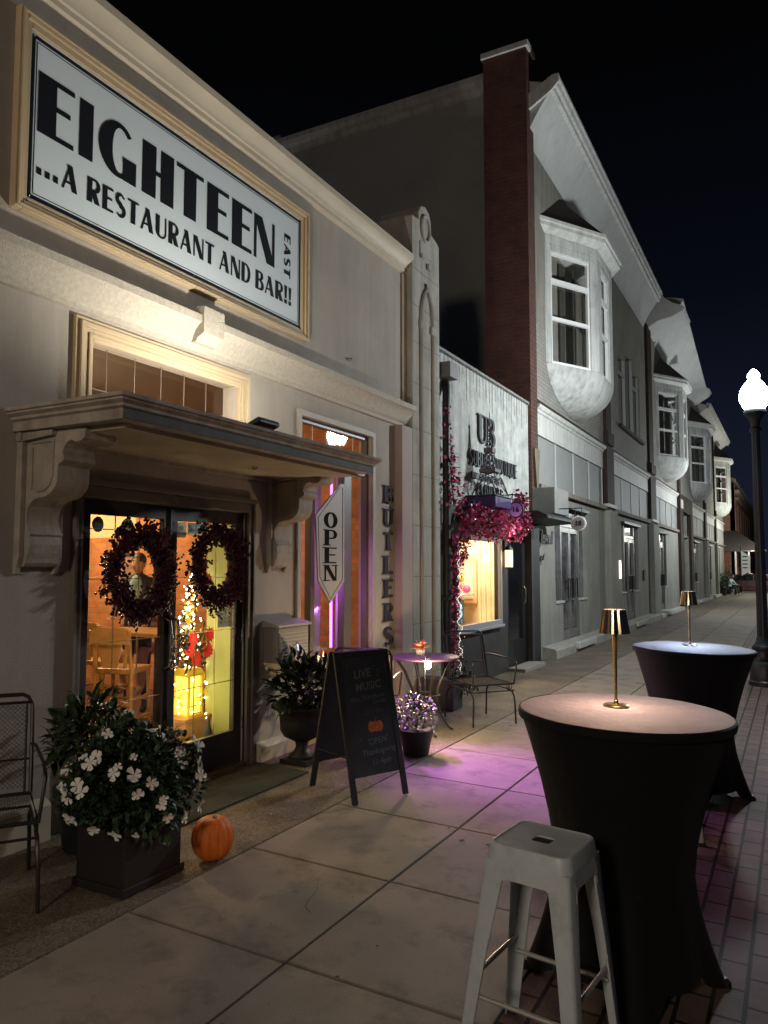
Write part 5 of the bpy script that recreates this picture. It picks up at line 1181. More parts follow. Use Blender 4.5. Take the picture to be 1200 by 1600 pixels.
# pot plant left of the door
PP = thing('potted_shrub', 'dark leafy potted shrub against the wall left of the glass doors', 'plant', (.34, 3.22, G(.34)))
mb = MB(); mb.lathe([(.12, 0), (.13, .02), (.17, .30), (.19, .31), (.19, .36), (.17, .36), (.15, .33)], n=24); mb.build('pot', M_black, PP, world=False, smooth=True)
mb = MB(); leaf_cloud(mb, (0, 0, .64), (.21, .21, .22), 380, .11, .045, rnd, .25, -.8); mb.build('leaves', M_leaf, PP, world=False, recalc=False)
mb = MB()
for k in range(10): a = k * .63; mb.tube([(0, 0, .33), (.05 * cos(a), .05 * sin(a), .5), (.16 * cos(a), .16 * sin(a), .78)], .007, 5)
mb.build('stems', M_twig, PP, world=False)
# pumpkin
PK = thing('pumpkin', 'orange ribbed pumpkin on the ground beside the flower planter', 'pumpkin', (1.075, 3.455, G(1.075)))
n = 72; mb = MB(); vs = []; rows = 22
for i in range(rows + 1):
    ph_ = pi * i / rows
    for k in range(n):
        a = 2 * pi * k / n; rib = 1 - .085 * abs(cos(6 * a)) ** 7 * sin(ph_); r = .118 * (sin(ph_) ** .85) * rib
        z = .124 - cos(ph_) * .124 + (-.016 * math.exp(-((ph_ - pi) / .35) ** 2)) + .012 * math.exp(-(ph_ / .3) ** 2); vs.append((r * cos(a), r * sin(a), z))
fs = [(i * n + k, i * n + (k + 1) % n, (i + 1) * n + (k + 1) % n, (i + 1) * n + k) for i in range(rows) for k in range(n)]
mb.add(vs, fs).build('body', mat('pumpkin skin', (.58, .145, .018), .55, spec=.3, var=.18, vscale=9, bump=.15, bscale=60), PK, world=False, smooth=True)
mb = MB(); mb.tube([(0, 0, .205), (.005, 0, .225), (.016, .004, .245)], [.016, .012, .013], 7); mb.build('stem', mat('dry pumpkin stem', (.35, .28, .16), .8), PK, world=False, smooth=True)
# urn with foliage right of the door
UR = thing('urn_planter', 'black pedestal urn with dark pointed leaves between the doors and the chalkboard', 'planter', (.33, 5.44, G(.33)))
mb = MB(); mb.box(-.13, .13, -.13, .13, 0, .04); mb.lathe([(.11, .04), (.11, .06), (.07, .09), (.05, .13), (.055, .17), (.09, .19), (.15, .22), (.18, .27), (.185, .34), (.19, .40), (.21, .43), (.255, .455), (.26, .475), (.24, .475), (.22, .45), (.1, .43)], n=32); mb.build('urn', mat('black cast iron', (.016, .015, .015), .55, spec=.35, var=.2), UR, world=False, smooth=True)
mb = MB(); leaf_cloud(mb, (0, 0, .62), (.25, .25, .22), 300, .15, .055, rnd, .2, -.6)
for k in range(26): a = rnd.uniform(0, 6.3); mb.leaf(Vector((.12 * cos(a), .12 * sin(a), .66 + rnd.uniform(0, .12))), Vector((cos(a) * .5, sin(a) * .5, 1.1)), Vector((cos(a), sin(a), 0)), .17, .05)
mb.build('leaves', mat('glossy dark leaves', (.018, .028, .014), .22, spec=.6, var=.6, vscale=10), UR, world=False, recalc=False)
mb = MB(); leaf_cloud(mb, (.10, .16, .48), (.13, .14, .20), 200, .07, .03, rnd, .2, -.9, .6); mb.build('trailing_leaves', M_leafr, UR, world=False, recalc=False)
# white and violet flowers behind the board
VF = thing('flower_pot', 'low pot of small white and violet flowers just behind the chalkboard', 'planter', (1.02, 6.2, G(1.0)))
mb = MB(); mb.lathe([(.11, 0), (.15, .20), (.16, .22), (.13, .22)], n=20); mb.build('pot', M_black, VF, world=False, smooth=True)
mb = MB(); leaf_cloud(mb, (0, 0, .34), (.19, .19, .18), 420, .05, .022, rnd, .3, -.7); mb.build('leaves', M_leaf, VF, world=False, recalc=False)
mb = MB()
for i in range(70):
    d = Vector((rnd.uniform(-1, 1), rnd.uniform(-1, 1), rnd.uniform(-.6, 1))).normalized(); mb.ball((d.x * .19, d.y * .19, .34 + d.z * .18), .013, 5)
mb.build('blossoms', M_petal, VF, world=False)
# bougainvillea garland on the boutique
GA = thing('flower_garland', 'magenta blossom garland climbing the drain pipe and arching over the boutique window', 'garland', (.2, 9.6, 2.2))
path = [(.16, 9.10, .35, .07), (.16, 9.12, .9, .09), (.16, 9.15, 1.4, .10), (.18, 9.2, 1.75, .16), (.2, 9.30, 2.05, .22), (.22, 9.5, 2.28, .25), (.26, 9.9, 2.24, .23), (.30, 10.3, 2.20, .24), (.34, 10.7, 2.22, .25), (.36, 11.1, 2.26, .25), (.36, 11.4, 2.36, .20), (.34, 11.45, 2.62, .16), (.30, 11.2, 2.66, .13)]
up_path = [(.16, 9.14, 2.4, .2), (.14, 9.10, 2.8, .16), (.13, 9.06, 3.2, .10), (.12, 9.02, 3.7, .07)]
lf = MB(); fl = MB(); fd = MB(); br = MB()
def strew(path, dens):
    for i in range(len(path) - 1):
        a, b_ = Vector(path[i][:3]), Vector(path[i + 1][:3]); L = (b_ - a).length
        for k in range(int(dens * L * (path[i][3] + path[i + 1][3]) / .4)):
            t = rnd.random(); r = path[i][3] * (1 - t) + path[i + 1][3] * t; d = Vector((rnd.gauss(0, 1), rnd.gauss(0, 1), rnd.gauss(0, 1))).normalized() * r * rnd.random() ** .4 * 1.12
            p = a.lerp(b_, t) + Vector((abs(d.x) * .9 - .04, d.y, d.z)); q = Vector((rnd.uniform(-.3, 1), rnd.uniform(-1, 1), rnd.uniform(-1, 1)))
            tgt = lf if rnd.random() < .32 else (fl if rnd.random() < .62 else fd)
            for j in range(3 if tgt is not lf else 1): tgt.leaf(p, q + Vector((rnd.uniform(-.8, .8), rnd.uniform(-.8, .8), rnd.uniform(-.8, .8))), Vector((.3, .2, 1)), .055, .036)
strew(path, 400); strew(up_path, 240)
for P_ in (path, up_path): br.tube([p[:3] for p in P_], .010, 5)
for k in range(14): p = path[5 + k % 7]; d = Vector((rnd.uniform(0, 1), rnd.uniform(-1, 1), rnd.uniform(-.6, 1))).normalized(); br.tube([p[:3], Vector(p[:3]) + d * (p[3] + .12)], .003, 4)
for mbx, nm, m in ((lf, 'leaves', M_leafr), (fl, 'blossoms', M_petalp), (fd, 'dark_blossoms', M_petald)): mbx.build(nm, m, GA, recalc=False)
br.build('branches', M_twig, GA, smooth=True)
mb = MB(); mb.tube([(.24 + .02 * sin(k), 9.12 + .06 * cos(k * 1.7), .25 + 1.6 * k / 40) for k in range(41)], .003, 4)
for k in range(70): z = .25 + 1.6 * k / 70; mb.ball((.24 + rnd.uniform(-.03, .03), 9.12 + rnd.uniform(-.09, .09), z), .0045, 5)
mb.build('fairy_lights', emit('fairy bulb', (1, .9, .72), 1.4), GA)

# ================================================================== WROUGHT IRON CHAIRS
def iron_chair(label):
    t = thing('iron_chair', label, 'chair', group='black wrought iron armchairs with mesh seats')
    W, D, SH = .255, .25, .415     # half width, half depth, seat height; front is -Y
    def mesh_panel(mb, O, u, v, nu, nv, d=.024):
        Lu, Lv = u.length, v.length; u, v = u.normalized(), v.normalized(); s_ = d
        k = -Lv
        while k < Lu:                                # diagonals both ways clipped to the panel
            for sgn in (1, -1):
                a0, a1 = max(0, -k), min(Lv, Lu - k)
                if a1 > a0 + .01:
                    if sgn > 0: p, q = (k + a0 * 1.0, a0), (k + a1 * 1.0, a1)
                    else: p, q = (Lu - (k + a0), a0), (Lu - (k + a1), a1)
                    mb.tube([O + u * p[0] + v * p[1], O + u * q[0] + v * q[1]], .0012, 3, caps=False)
            k += s_
    mb = MB(); mesh_panel(mb, Vector((-W + .01, -D + .01, SH)), Vector((2 * W - .02, 0, 0)), Vector((0, 2 * D - .03, 0)), 0, 0); mb.build('seat', M_blackm, t, world=False, recalc=False)
    mb = MB(); b0 = Vector((-W + .03, D - .0, SH + .03)); bt = Vector((-W + .03, D + .11, .885)); mesh_panel(mb, b0, Vector((2 * W - .06, 0, 0)), bt - b0, 0, 0); mb.build('backrest', M_blackm, t, world=False, recalc=False)
    mb = MB(); r = .010
    mb.tube([(-W, -D, SH), (W, -D, SH), (W, D, SH), (-W, D, SH)], r, 8, closed=True); mb.tube([(-W, -D - .01, SH - .07), (W, -D - .01, SH - .07)], .007, 6); mb.tube([(-W, D, SH - .07), (W, D, SH - .07)], .007, 6)
    for sx in (-1, 1): mb.tube([(sx * W, -D, SH - .07), (sx * W, D, SH - .07)], .007, 6)
    mb.build('seat_frame', M_blackm, t, world=False, smooth=True)
    mb = MB(); mb.tube([(-W, D, SH), (-W, D + .03, SH + .15), (-W, D + .115, .86), (-W + .02, D + .125, .90), (-W + .05, D + .128, .915), (W - .05, D + .128, .915), (W - .02, D + .125, .90), (W, D + .115, .86), (W, D + .03, SH + .15), (W, D, SH)], .011, 8)
    mb.tube([(-W, D + .11, .875), (W, D + .11, .875)], .008, 6); mb.tube([(-W, D + .045, SH + .17), (W, D + .045, SH + .17)], .006, 6); mb.tube([(-W + .03, D, SH), (-W + .03, D + .11, .875)], .007, 6); mb.tube([(W - .03, D, SH), (W - .03, D + .11, .875)], .007, 6)
    mb.build('back_frame', M_blackm, t, world=False, smooth=True)
    for sx in (-1, 1):
        mb = MB(); mb.tube([(sx * W, D + .065, .66), (sx * (W + .012), D - .05, .675), (sx * (W + .02), -D + .10, .665), (sx * (W + .02), -D + .0, .64), (sx * (W + .02), -D - .015, .62), (sx * W, -D, SH + .0)], .009, 8)
        mb.build('arm', M_blackm, t, world=False, smooth=True)
        mb = MB()
        for yy in (-D + .06, -D + .11): mb.tube([(sx * W, yy + .025 * cos(2 * pi * i / 14), SH - .035 + .03 * sin(2 * pi * i / 14)) for i in range(14)], .004, 5, closed=True)
        mb.build('scroll', M_blackm, t, world=False, smooth=True)
        for sy in (-1, 1):
            mb = MB(); y = sy * D; mb.tube([(sx * W, y * .55, SH - .075), (sx * W, y * .88, SH - .085), (sx * W, y * 1.03, SH - .13), (sx * (W + .006), y * 1.08, .20), (sx * (W + .012), y * 1.12, .0)], .010, 8); mb.build('leg', M_blackm, t, world=False, smooth=True)
    return t
ic = iron_chair('black wrought iron mesh armchair at the small cafe table'); put(ic, .972, 7.885, atan2(-.58, .81) + pi / 2)
ic2 = copy_tree(ic); ic2['label'] = 'black wrought iron mesh armchair cut off at the left edge of the picture'; put(ic2, .42, 2.47, atan2(-.55, .84) + pi / 2)
ic3 = copy_tree(ic); ic3['label'] = 'black wrought iron mesh armchair behind the chalkboard by the tall window'; put(ic3, .50, 6.25, radians(200))
# cafe table
CT = thing('cafe_table', 'small round dark metal cafe table with curved iron legs beside the wall', 'table', (.70, 7.08, G(.70)))
mb = MB(); mb.lathe([(.335, .715), (.345, .722), (.345, .735), (.335, .74), (.0, .738)], n=40); mb.build('tabletop', mat('dark violet enamel top', (.09, .06, .10), .35, spec=.5), CT, world=False, smooth=True)
mb = MB()
for k in range(4):
    a = pi / 4 + k * pi / 2; mb = MB(); pts = [(.30, .71), (.22, .60), (.14, .42), (.13, .30), (.17, .15), (.25, .03), (.285, .0)]
    mb.tube([(r * cos(a), r * sin(a), z) for r, z in pts], .010, 8); mb.tube([(r * cos(a + .12) * .97, r * sin(a + .12) * .97, z) for r, z in pts[:4]], .007, 6); mb.ball((.285 * cos(a), .285 * sin(a), .008), .018, 8, sz=.5); mb.build('leg', M_blackm, CT, world=False, smooth=True)
mb = MB(); mb.tube([(.145 * cos(t_ * pi / 12), .145 * sin(t_ * pi / 12), .36) for t_ in range(24)], .008, 6, closed=True); mb.build('ring', M_blackm, CT, world=False, smooth=True)
M_bulb = M_globe.copy(); M_bulb.name = 'warm clear bulb'
for _n in M_bulb.node_tree.nodes:
    if _n.type == 'EMISSION': _n.inputs[0].default_value = (1, .80, .48, 1); _n.inputs[1].default_value = 24
# lit pendant bulb by the table + arrangement on it
LBu = thing('festoon_bulb', 'bright warm bulb on a stake in front of the small cafe table', 'bulb', (.955, 6.60, .72))
mb = MB(); mb.ball((.955, 6.60, .70), .032, 12, sz=1.15); mb.build('bulb', M_bulb, LBu, smooth=True)
mb = MB(); mb.tube([(.955, 6.60, .735), (.955, 6.60, .765), (.955, 6.60, .765)], .011, 6); mb.tube([(.955, 6.60, .76), (.93, 6.60, .78), (.92, 6.60, .60), (.92, 6.60, G(.92))], .006, 6); mb.build('socket', M_black, LBu)
lamp('POINT', 'festoon_bulb_light', (.955, 6.60, .70), 46, (1, .70, .38), .03)
AR = thing('table_arrangement', 'little red and cream flower arrangement on the cafe table', 'flowers', (.62, 7.14, G(.70) + .74))
mb = MB(); mb.lathe([(.04, 0), (.055, .05), (.04, .06)], n=12); mb.build('pot', M_white, AR, world=False)
mb = MB(); m2 = MB()
for k in range(60):
    d = Vector((rnd.uniform(-1, 1), rnd.uniform(-1, 1), rnd.uniform(.1, 1.2))); (mb if k % 2 else m2).leaf(Vector((0, 0, .05)), d, Vector((0, .3, 1)), rnd.uniform(.07, .13), .03)
mb.build('red_leaves', mat('red leaves', (.50, .03, .02), .5), AR, world=False, recalc=False); m2.build('cream_leaves', mat('cream leaves', (.6, .5, .3), .5), AR, world=False, recalc=False)
# dark rectangular planter behind the cafe table
P2 = thing('trough_planter', 'dark rectangular trough planter behind the cafe table', 'planter', (.30, 8.25, G(.3)))
mb = MB(); mb.box(-.28, .26, -.12, .16, 0, .34); mb.build('trough', mat('charcoal fibre', (.04, .035, .036), .7, var=.2), P2, world=False, bevel=.01)
mb = MB(); leaf_cloud(mb, (.2, .3, .25), (.16, .30, .14), 260, .08, .03, rnd, .2, -.5); mb.build('leaves', M_leaf, P2, world=False, recalc=False)
# mailbox on the wall
MBx = thing('mail_box', 'grey ribbed wall box between the glass doors and the tall window', 'wall box', (.08, 5.54, .93))
mb = MB(); mb.box(.001, .15, 5.34, 5.80, .80, 1.10); mb.build('body', mat('grey wall box', (.20, .18, .16), .6, var=.1), MBx, bevel=.008)
mb = MB(); mb.prism([(.001, 1.101), (.17, 1.101), (.17, 1.12), (.001, 1.16)], 'Y', 5.32, 5.82)
for k in range(8): mb.box(.1505, .156, 5.36, 5.78, .83 + k * .03, .838 + k * .03)
mb.build('lid', mat('pale ribbed lid', (.30, .27, .24), .5), MBx)
# door mat
DM = MB(); x0, x1 = .06, .56; zt = lambda x: G(x) + .014
DM.add([(x0, 3.30, G(x0)), (x1, 3.30, G(x1)), (x1, 5.20, G(x1)), (x0, 5.20, G(x0)), (x0, 3.30, zt(x0)), (x1, 3.30, zt(x1)), (x1, 5.20, zt(x1)), (x0, 5.20, zt(x0))], [(0, 3, 2, 1), (4, 5, 6, 7), (0, 1, 5, 4), (1, 2, 6, 5), (2, 3, 7, 6), (3, 0, 4, 7)])
tag(DM.build('door_mat', mat('black green mat', (.028, .032, .018), .9, bump=.8, bscale=200), None), 'long dark rubber door mat in front of the glass doors', 'door mat')
# leaves and litter on the pavement
lit = MB()
for k in range(70):
    x, y = rnd.uniform(.1, 2.9), rnd.uniform(2.2, 9); a = rnd.uniform(0, 6.3); s = rnd.uniform(.008, .022)
    lit.leaf(Vector((x, y, G(x) + .006)), Vector((cos(a), sin(a), .05)), UP, s * 1.6, s)
gum = MB()
for k in range(26):
    x, y, r = rnd.uniform(1.2, 2.9), rnd.uniform(2.2, 11), rnd.uniform(.006, .020)
    gum.add([(x + r * cos(a_ * .63) * rnd.uniform(.8, 1.2), y + r * sin(a_ * .63) * rnd.uniform(.8, 1.2), G(x) + .0035) for a_ in range(10)], [tuple(range(10))])
tag(gum.build('gum_spots', mat('old gum', (.04, .036, .032), .8), None, recalc=False), kind='stuff')
ck = MB()
for (x, y, a, L_) in ((1.2, 4.6, .4, .8), (1.9, 3.2, 2.2, .5), (1.35, 2.9, 1.2, .35), (2.3, 4.4, .9, .6), (1.5, 6.6, .2, .7), (.5, 4.9, 1.0, .9), (.3, 6.6, .5, .8)):
    p = [Vector((x, y, 0))]
    for k in range(14): a += rnd.uniform(-.55, .55); p.append(p[-1] + Vector((cos(a), sin(a), 0)) * L_ / 14)
    for k in range(14):
        d = (p[k + 1] - p[k]).normalized(); nn = Vector((-d.y, d.x, 0)) * (.0016 * (1 - k / 16)); q = [p[k] - nn, p[k + 1] - nn * .9, p[k + 1] + nn * .9, p[k] + nn]
        ck.add([(v.x, v.y, G(v.x) + .0032) for v in q], [(0, 1, 2, 3)])
tag(ck.build('pavement_cracks', mat('crack dark', (.03, .026, .022), .95), None, recalc=False), kind='stuff')
tag(lit.build('leaf_litter', mat('dry leaf scraps', (.24, .19, .14), .9, var=.4, vscale=4), None, recalc=False), kind='stuff')
# ================================================================== THINGS INSIDE THE RESTAURANT
def high_chair(label, x, y, rz):
    t = thing('bar_chair', label, 'chair', (x, y, .02), rz, group='oak bar chairs inside')
    W = .19; SH = .66
    mb = MB(); mb.box(-W, W, -.19, .19, SH - .03, SH + .02); mb.build('seat', M_wood, t, world=False, bevel=.01)
    for sx in (-1, 1):
        MB().tube([(sx * (W - .02), -.16, SH - .03), (sx * W, -.19, 0)], .018, 8).build('leg', M_wood, t, world=False, smooth=True)
        MB().tube([(sx * (W - .01), .26, 1.03), (sx * (W - .02), .20, .80), (sx * (W - .02), .17, SH), (sx * W, .22, 0)], .019, 8).build('leg', M_wood, t, world=False, smooth=True)
    mb = MB(); mb.prism([(-W, .90), (W, .90), (W, 1.03), (W * .7, 1.05), (-W * .7, 1.05), (-W, 1.03)], 'Y', .235, .262); mb.prism([(-.07, SH + .03), (.07, SH + .03), (.10, .90), (-.10, .90)], 'Y', .225, .24); mb.prism([(-.15, SH + .03), (-.12, SH + .03), (-.14, .90), (-.17, .90)], 'Y', .225, .24); mb.prism([(.15, SH + .03), (.12, SH + .03), (.14, .90), (.17, .90)], 'Y', .225, .24)
    mb.build('backrest', M_wood, t, world=False)
    mb = MB()
    for z in (.18, .36): mb.tube([(-W, -.18, z), (W, -.18, z)], .011, 6); mb.tube([(-W, .20, z), (W, .20, z)], .011, 6); mb.tube([(-W, -.18, z + .05), (-W, .2, z + .05)], .011, 6); mb.tube([(W, -.18, z + .05), (W, .2, z + .05)], .011, 6)
    mb.build('stretchers', M_wood, t, world=False, smooth=True)
    return t
high_chair('oak bar chair seen through the left door, right of the pair', -1.50, 5.20, radians(200))
high_chair('oak bar chair seen through the left door, left of the pair and farther in', -2.15, 5.55, radians(185))
BT = thing('bar_table', 'high wooden table inside behind the bar chairs', 'table', (-1.75, 5.95, .02))
mb = MB(); mb.box(-.75, .55, -.32, .32, .90, .94); mb.build('tabletop', M_wood, BT, world=False, bevel=.006)
mb = MB(); mb.box(-.05, .05, -.05, .05, .03, .899); mb.box(-.3, .3, -.25, .25, 0, .03); mb.build('pedestal', M_black, BT, world=False)
def bottle(x, y): return MB().lathe([(.034, 0), (.036, .01), (.036, .15), (.014, .20), (.013, .26)], (x, y, .96), 12)
bt = bottle(-1.35, 5.85).build('bottle', mat('dark bottle', (.02, .02, .012), .12), None, smooth=True); tag(bt, 'dark bottle with pale label standing on the inside table', 'bottle')
MB().lathe([(.0366, .03), (.0366, .11)], (-1.35, 5.85, .96), 12, caps=False).build('label', M_white, bt, recalc=False)
def person(label, pts, edges, radii, loc, rz, head, mclothes, mskin, mhair, kids=()):
    t = thing('person', label, 'person', loc, rz)
    me = bpy.data.meshes.new('body'); me.from_pydata(pts, edges, []); o = bpy.data.objects.new('body', me); COL.objects.link(o); o.parent = t; me.materials.append(mclothes)
    md = o.modifiers.new('skin', 'SKIN'); md.use_smooth_shade = True
    if not me.skin_vertices: 
        bm = bmesh.new(); bm.from_mesh(me); bm.verts.layers.skin.verify(); bm.to_mesh(me); bm.free()
    for i, r in enumerate(radii): sv = me.skin_vertices[0].data[i]; sv.radius = r if isinstance(r, tuple) else (r, r); sv.use_root = (i == 0)
    s = o.modifiers.new('sub', 'SUBSURF'); s.levels = 2; s.render_levels = 2
    hx, hy, hz = head; mb = MB()
    n = 20; rows = 14; vs = []
    for i in range(rows + 1):
        ph_ = pi * i / rows
        for k in range(n):
            a = 2 * pi * k / n; x = .072 * sin(ph_) * cos(a); y = .090 * sin(ph_) * sin(a); z = -.115 * cos(ph_)
            if z < 0: x *= 1 - .28 * (-z / .115); y *= 1 - .12 * (-z / .115)
            if sin(a) < -.85 and -.045 < z < .01: y -= .018 * (1 - abs(z + .018) / .03 if abs(z + .018) < .03 else 0)     # nose
            if abs(z - .015) < .012 and sin(a) < -.6 and abs(cos(a)) > .25: y += .006                                     # eye sockets
            vs.append((hx + x, hy + y, hz + z))
    mb.add(vs, [(i * n + k, i * n + (k + 1) % n, (i + 1) * n + (k + 1) % n, (i + 1) * n + k) for i in range(rows) for k in range(n)])
    for sx in (-1, 1): mb.ball((hx + sx * .072, hy + .005, hz - .005), .020, 8, sx=.4, sz=1.4)
    hd = mb.build('head', mskin, t, world=False, smooth=True)
    mb = MB(); [mb.ball((hx + sx * .028, hy - .080, hz + .014), .008, 6) for sx in (-1, 1)]; mb.build('eyes', M_black, hd, world=False)
    mb = MB(); mb.ball((hx, hy + .014, hz + .035), .098, 14, sx=.84, sy=.98, sz=.95); mb.build('hair', mhair, t, world=False, smooth=True)
    for f in kids: f(t)
    return t
M_skin = mat('skin', (.48, .26, .17), .55, spec=.35); M_hair = mat('dark hair', (.03, .02, .015), .6); M_hairb = mat('brown hair', (.14, .07, .035), .6)
M_shirtb = mat('pale teal shirt', (.26, .42, .42), .8, var=.1); M_dark = mat('dark clothes', (.025, .027, .032), .85); M_rose = mat('rose top', (.40, .22, .20), .85)
stand = [(0, 0, .95), (0, 0, 1.12), (0, .01, 1.30), (0, .01, 1.44), (0, 0, 1.53), (.17, .02, 1.42), (.25, .0, 1.16), (.20, -.20, 1.03), (-.17, .02, 1.42), (-.25, .0, 1.16), (-.18, -.22, 1.05), (.09, 0, .90), (.10, -.01, .50), (.10, .02, .08), (.11, -.12, .03), (-.09, 0, .90), (-.10, -.01, .50), (-.10, .02, .08), (-.11, -.12, .03)]
stE = [(0, 1), (1, 2), (2, 3), (3, 4), (3, 5), (5, 6), (6, 7), (3, 8), (8, 9), (9, 10), (0, 11), (11, 12), (12, 13), (13, 14), (0, 15), (15, 16), (16, 17), (17, 18)]
stR = [(.15, .11), (.13, .10), (.16, .11), (.10, .08), .055, .06, .045, .032, .06, .045, .032, .085, .06, .042, .035, .085, .06, .042, .035]
def hands(pp, m):
    def f(t):
        for (x, y, z, dy) in pp:
            mb = MB(); mb.ball((x, y - .035, z), .036, 8, sx=.85, sy=1.1, sz=.45)
            for k in range(4): fx = x - .024 + .016 * k; L = (.050, .062, .058, .045)[k]; mb.tube([(fx, y - .06, z), (fx, y - .06 - L * .55, z - .004), (fx, y - .06 - L, z - .018)], [.0085, .008, .006], 6)
            sgn = -1 if x > 0 else 1; mb.tube([(x + sgn * .025, y - .02, z), (x + sgn * .045, y - .045, z - .004), (x + sgn * .046, y - .068, z - .010)], [.010, .009, .007], 6)
            mb.build('hand', m, t, world=False, smooth=True)
    return f
p1 = person('person standing inside in a dark waistcoat and pale teal shirt, seen through the left wreath', stand, stE, stR, (-2.45, 6.30, .02), radians(25), (0, -.01, 1.63), M_dark, M_skin, M_hair,
            kids=(hands([(.20, -.20, 1.03, 0), (-.18, -.22, 1.05, 0)], M_skin), lambda t: MB().ball((0, -.075, 1.36), .10, 10, sx=.75, sy=.42, sz=1.5).build('shirt_front', M_shirtb, t, world=False, smooth=True)))
sit = [(0, 0, .70), (0, .01, .88), (0, -.02, 1.04), (0, -.04, 1.16), (0, -.05, 1.24), (.16, -.04, 1.13), (.23, -.14, .93), (.13, -.34, .96), (-.16, -.04, 1.13), (-.23, -.14, .93), (-.13, -.34, .96), (.09, -.10, .70), (.11, -.42, .68), (.11, -.44, .28), (.11, -.55, .24), (-.09, -.10, .70), (-.11, -.42, .68), (-.11, -.44, .28), (-.11, -.55, .24)]
sitR = [(.15, .12), (.13, .10), (.15, .11), (.09, .08), .05, .06, .043, .030, .06, .043, .030, .085, .065, .045, .035, .085, .065, .045, .035]
p2 = person('person seated inside in a rose top at the far side of the bar table', sit, stE, sitR, (-2.55, 6.65, .02), radians(15), (0, -.07, 1.36), M_rose, M_skin, M_hairb, kids=(hands([(.13, -.34, .96, 0), (-.13, -.34, .96, 0)], M_skin),))
# shelf display by the right door: garland with lights, poinsettias, lantern, gnome
LG = thing('light_garland', 'bright string of warm fairy lights and gold ribbon inside the right door', 'garland', (-.45, 5.0, 1.0))
mb = MB(); bl = MB(); rb = MB()
pts = []
for k in range(150):
    t_ = k / 150; z = .28 + 1.28 * t_; pts.append(Vector((-.50 + .13 * sin(k * .9) * (1.15 - t_), 5.0 + .13 * cos(k * 1.3) * (1.2 - t_) + (t_ - .5) * .08 - .04, z)))
mb.tube(pts, .003, 4); mb.build('wire', M_blackm, LG)
for p in pts: bl.ball(p + Vector((rnd.uniform(-.03, .03), rnd.uniform(-.03, .03), rnd.uniform(-.03, .03))), rnd.choice((.006, .007, .010)), 5)
bl.build('bulbs', emit('fairy bulbs inside', (1, .86, .58), 22), LG)
for k in range(70): p = pts[int(rnd.uniform(20, 125))]; rb.leaf(p, Vector((rnd.uniform(-1, 1), rnd.uniform(-1, 1), rnd.uniform(-1, 1))), UP, .11, .035)
rb.build('gold_ribbon', mat('gold ribbon', (.85, .62, .10), .4, metal=.2), LG, recalc=False)
PO = thing('poinsettia', 'red poinsettia blooms among the fairy lights inside the right door', 'flowers', (-.42, 4.9, 1.0))
mb = MB()
for (y, z) in ((4.78, .94), (4.86, .86), (4.82, 1.03), (5.02, 1.05), (5.0, .92), (4.98, 1.50), (4.94, 1.43)):
    for k in range(11): a = k * .57; mb.leaf(Vector((-.34, y, z)), Vector((.45, cos(a), sin(a))), Vector((1, 0, 0)), .075, .036)
mb.build('blooms', mat('scarlet bracts', (.75, .03, .03), .5, var=.2), PO, recalc=False)
mb = MB()
for k in range(60): mb.leaf(Vector((-.38, 4.9 + rnd.uniform(-.15, .15), .95 + rnd.uniform(-.15, .15))), Vector((rnd.uniform(-.2, .6), rnd.uniform(-1, 1), rnd.uniform(-1, 1))), Vector((1, 0, 0)), .08, .03)
mb.build('leaves', M_leaf, PO, recalc=False)
CBn = thing('small_cabinet', 'honey wood display cabinet inside the right door under the lantern', 'cabinet', (-.50, 4.95, .02))
mb = MB(); mb.box(-.14, .14, -.16, .14, 0, .34); mb.build('body', M_wood, CBn, world=False, bevel=.006); mb = MB(); mb.box(-.155, .155, -.175, .155, .341, .365); mb.build('top', M_wood, CBn, world=False)
LN = thing('yellow_lantern', 'yellow metal lantern glowing on the small cabinet inside the right door', 'lantern', (-.46, 4.93, .386))
mb = MB()
for sx in (-1, 1):
    for sy in (-1, 1): mb.box(sx * .08 - .008, sx * .08 + .008, sy * .08 - .008, sy * .08 + .008, .02, .33)
mb.box(-.095, .095, -.095, .095, 0, .02); mb.box(-.095, .095, -.095, .095, .331, .35); mb.prism([(-.09, .351), (.09, .351), (.05, .39), (-.05, .39)], 'Y', -.09, .09); mb.build('frame', mat('yellow lantern paint', (.75, .52, .05), .4), LN, world=False)
mb = MB(); mb.box(-.07, .07, -.07, .07, .021, .33); mb.build('glass', emit('lantern glow', (1, .78, .12), 1.3), LN, world=False)
GN = thing('gnome_figure', 'small grey bearded gnome figure on the floor inside the right door', 'figurine', (-.18, 4.86, .05))
mb = MB(); mb.lathe([(.075, 0), (.085, .05), (.07, .13), (.045, .17)], n=16); mb.build('body', mat('grey felt', (.09, .10, .08), .95), GN, world=False, smooth=True)
mb = MB(); mb.lathe([(.062, .15), (.055, .19), (.03, .26), (.006, .34)], n=14); mb.build('hat', mat('charcoal felt', (.05, .05, .05), .95), GN, world=False, smooth=True)
mb = MB(); mb.ball((.05, -.02, .12), .045, 8, sz=1.3); mb.build('beard', mat('pale wool', (.4, .42, .3), .95), GN, world=False, smooth=True); mb = MB(); mb.ball((.075, -.03, .165), .014, 8); mb.build('nose', M_skin, GN, world=False)
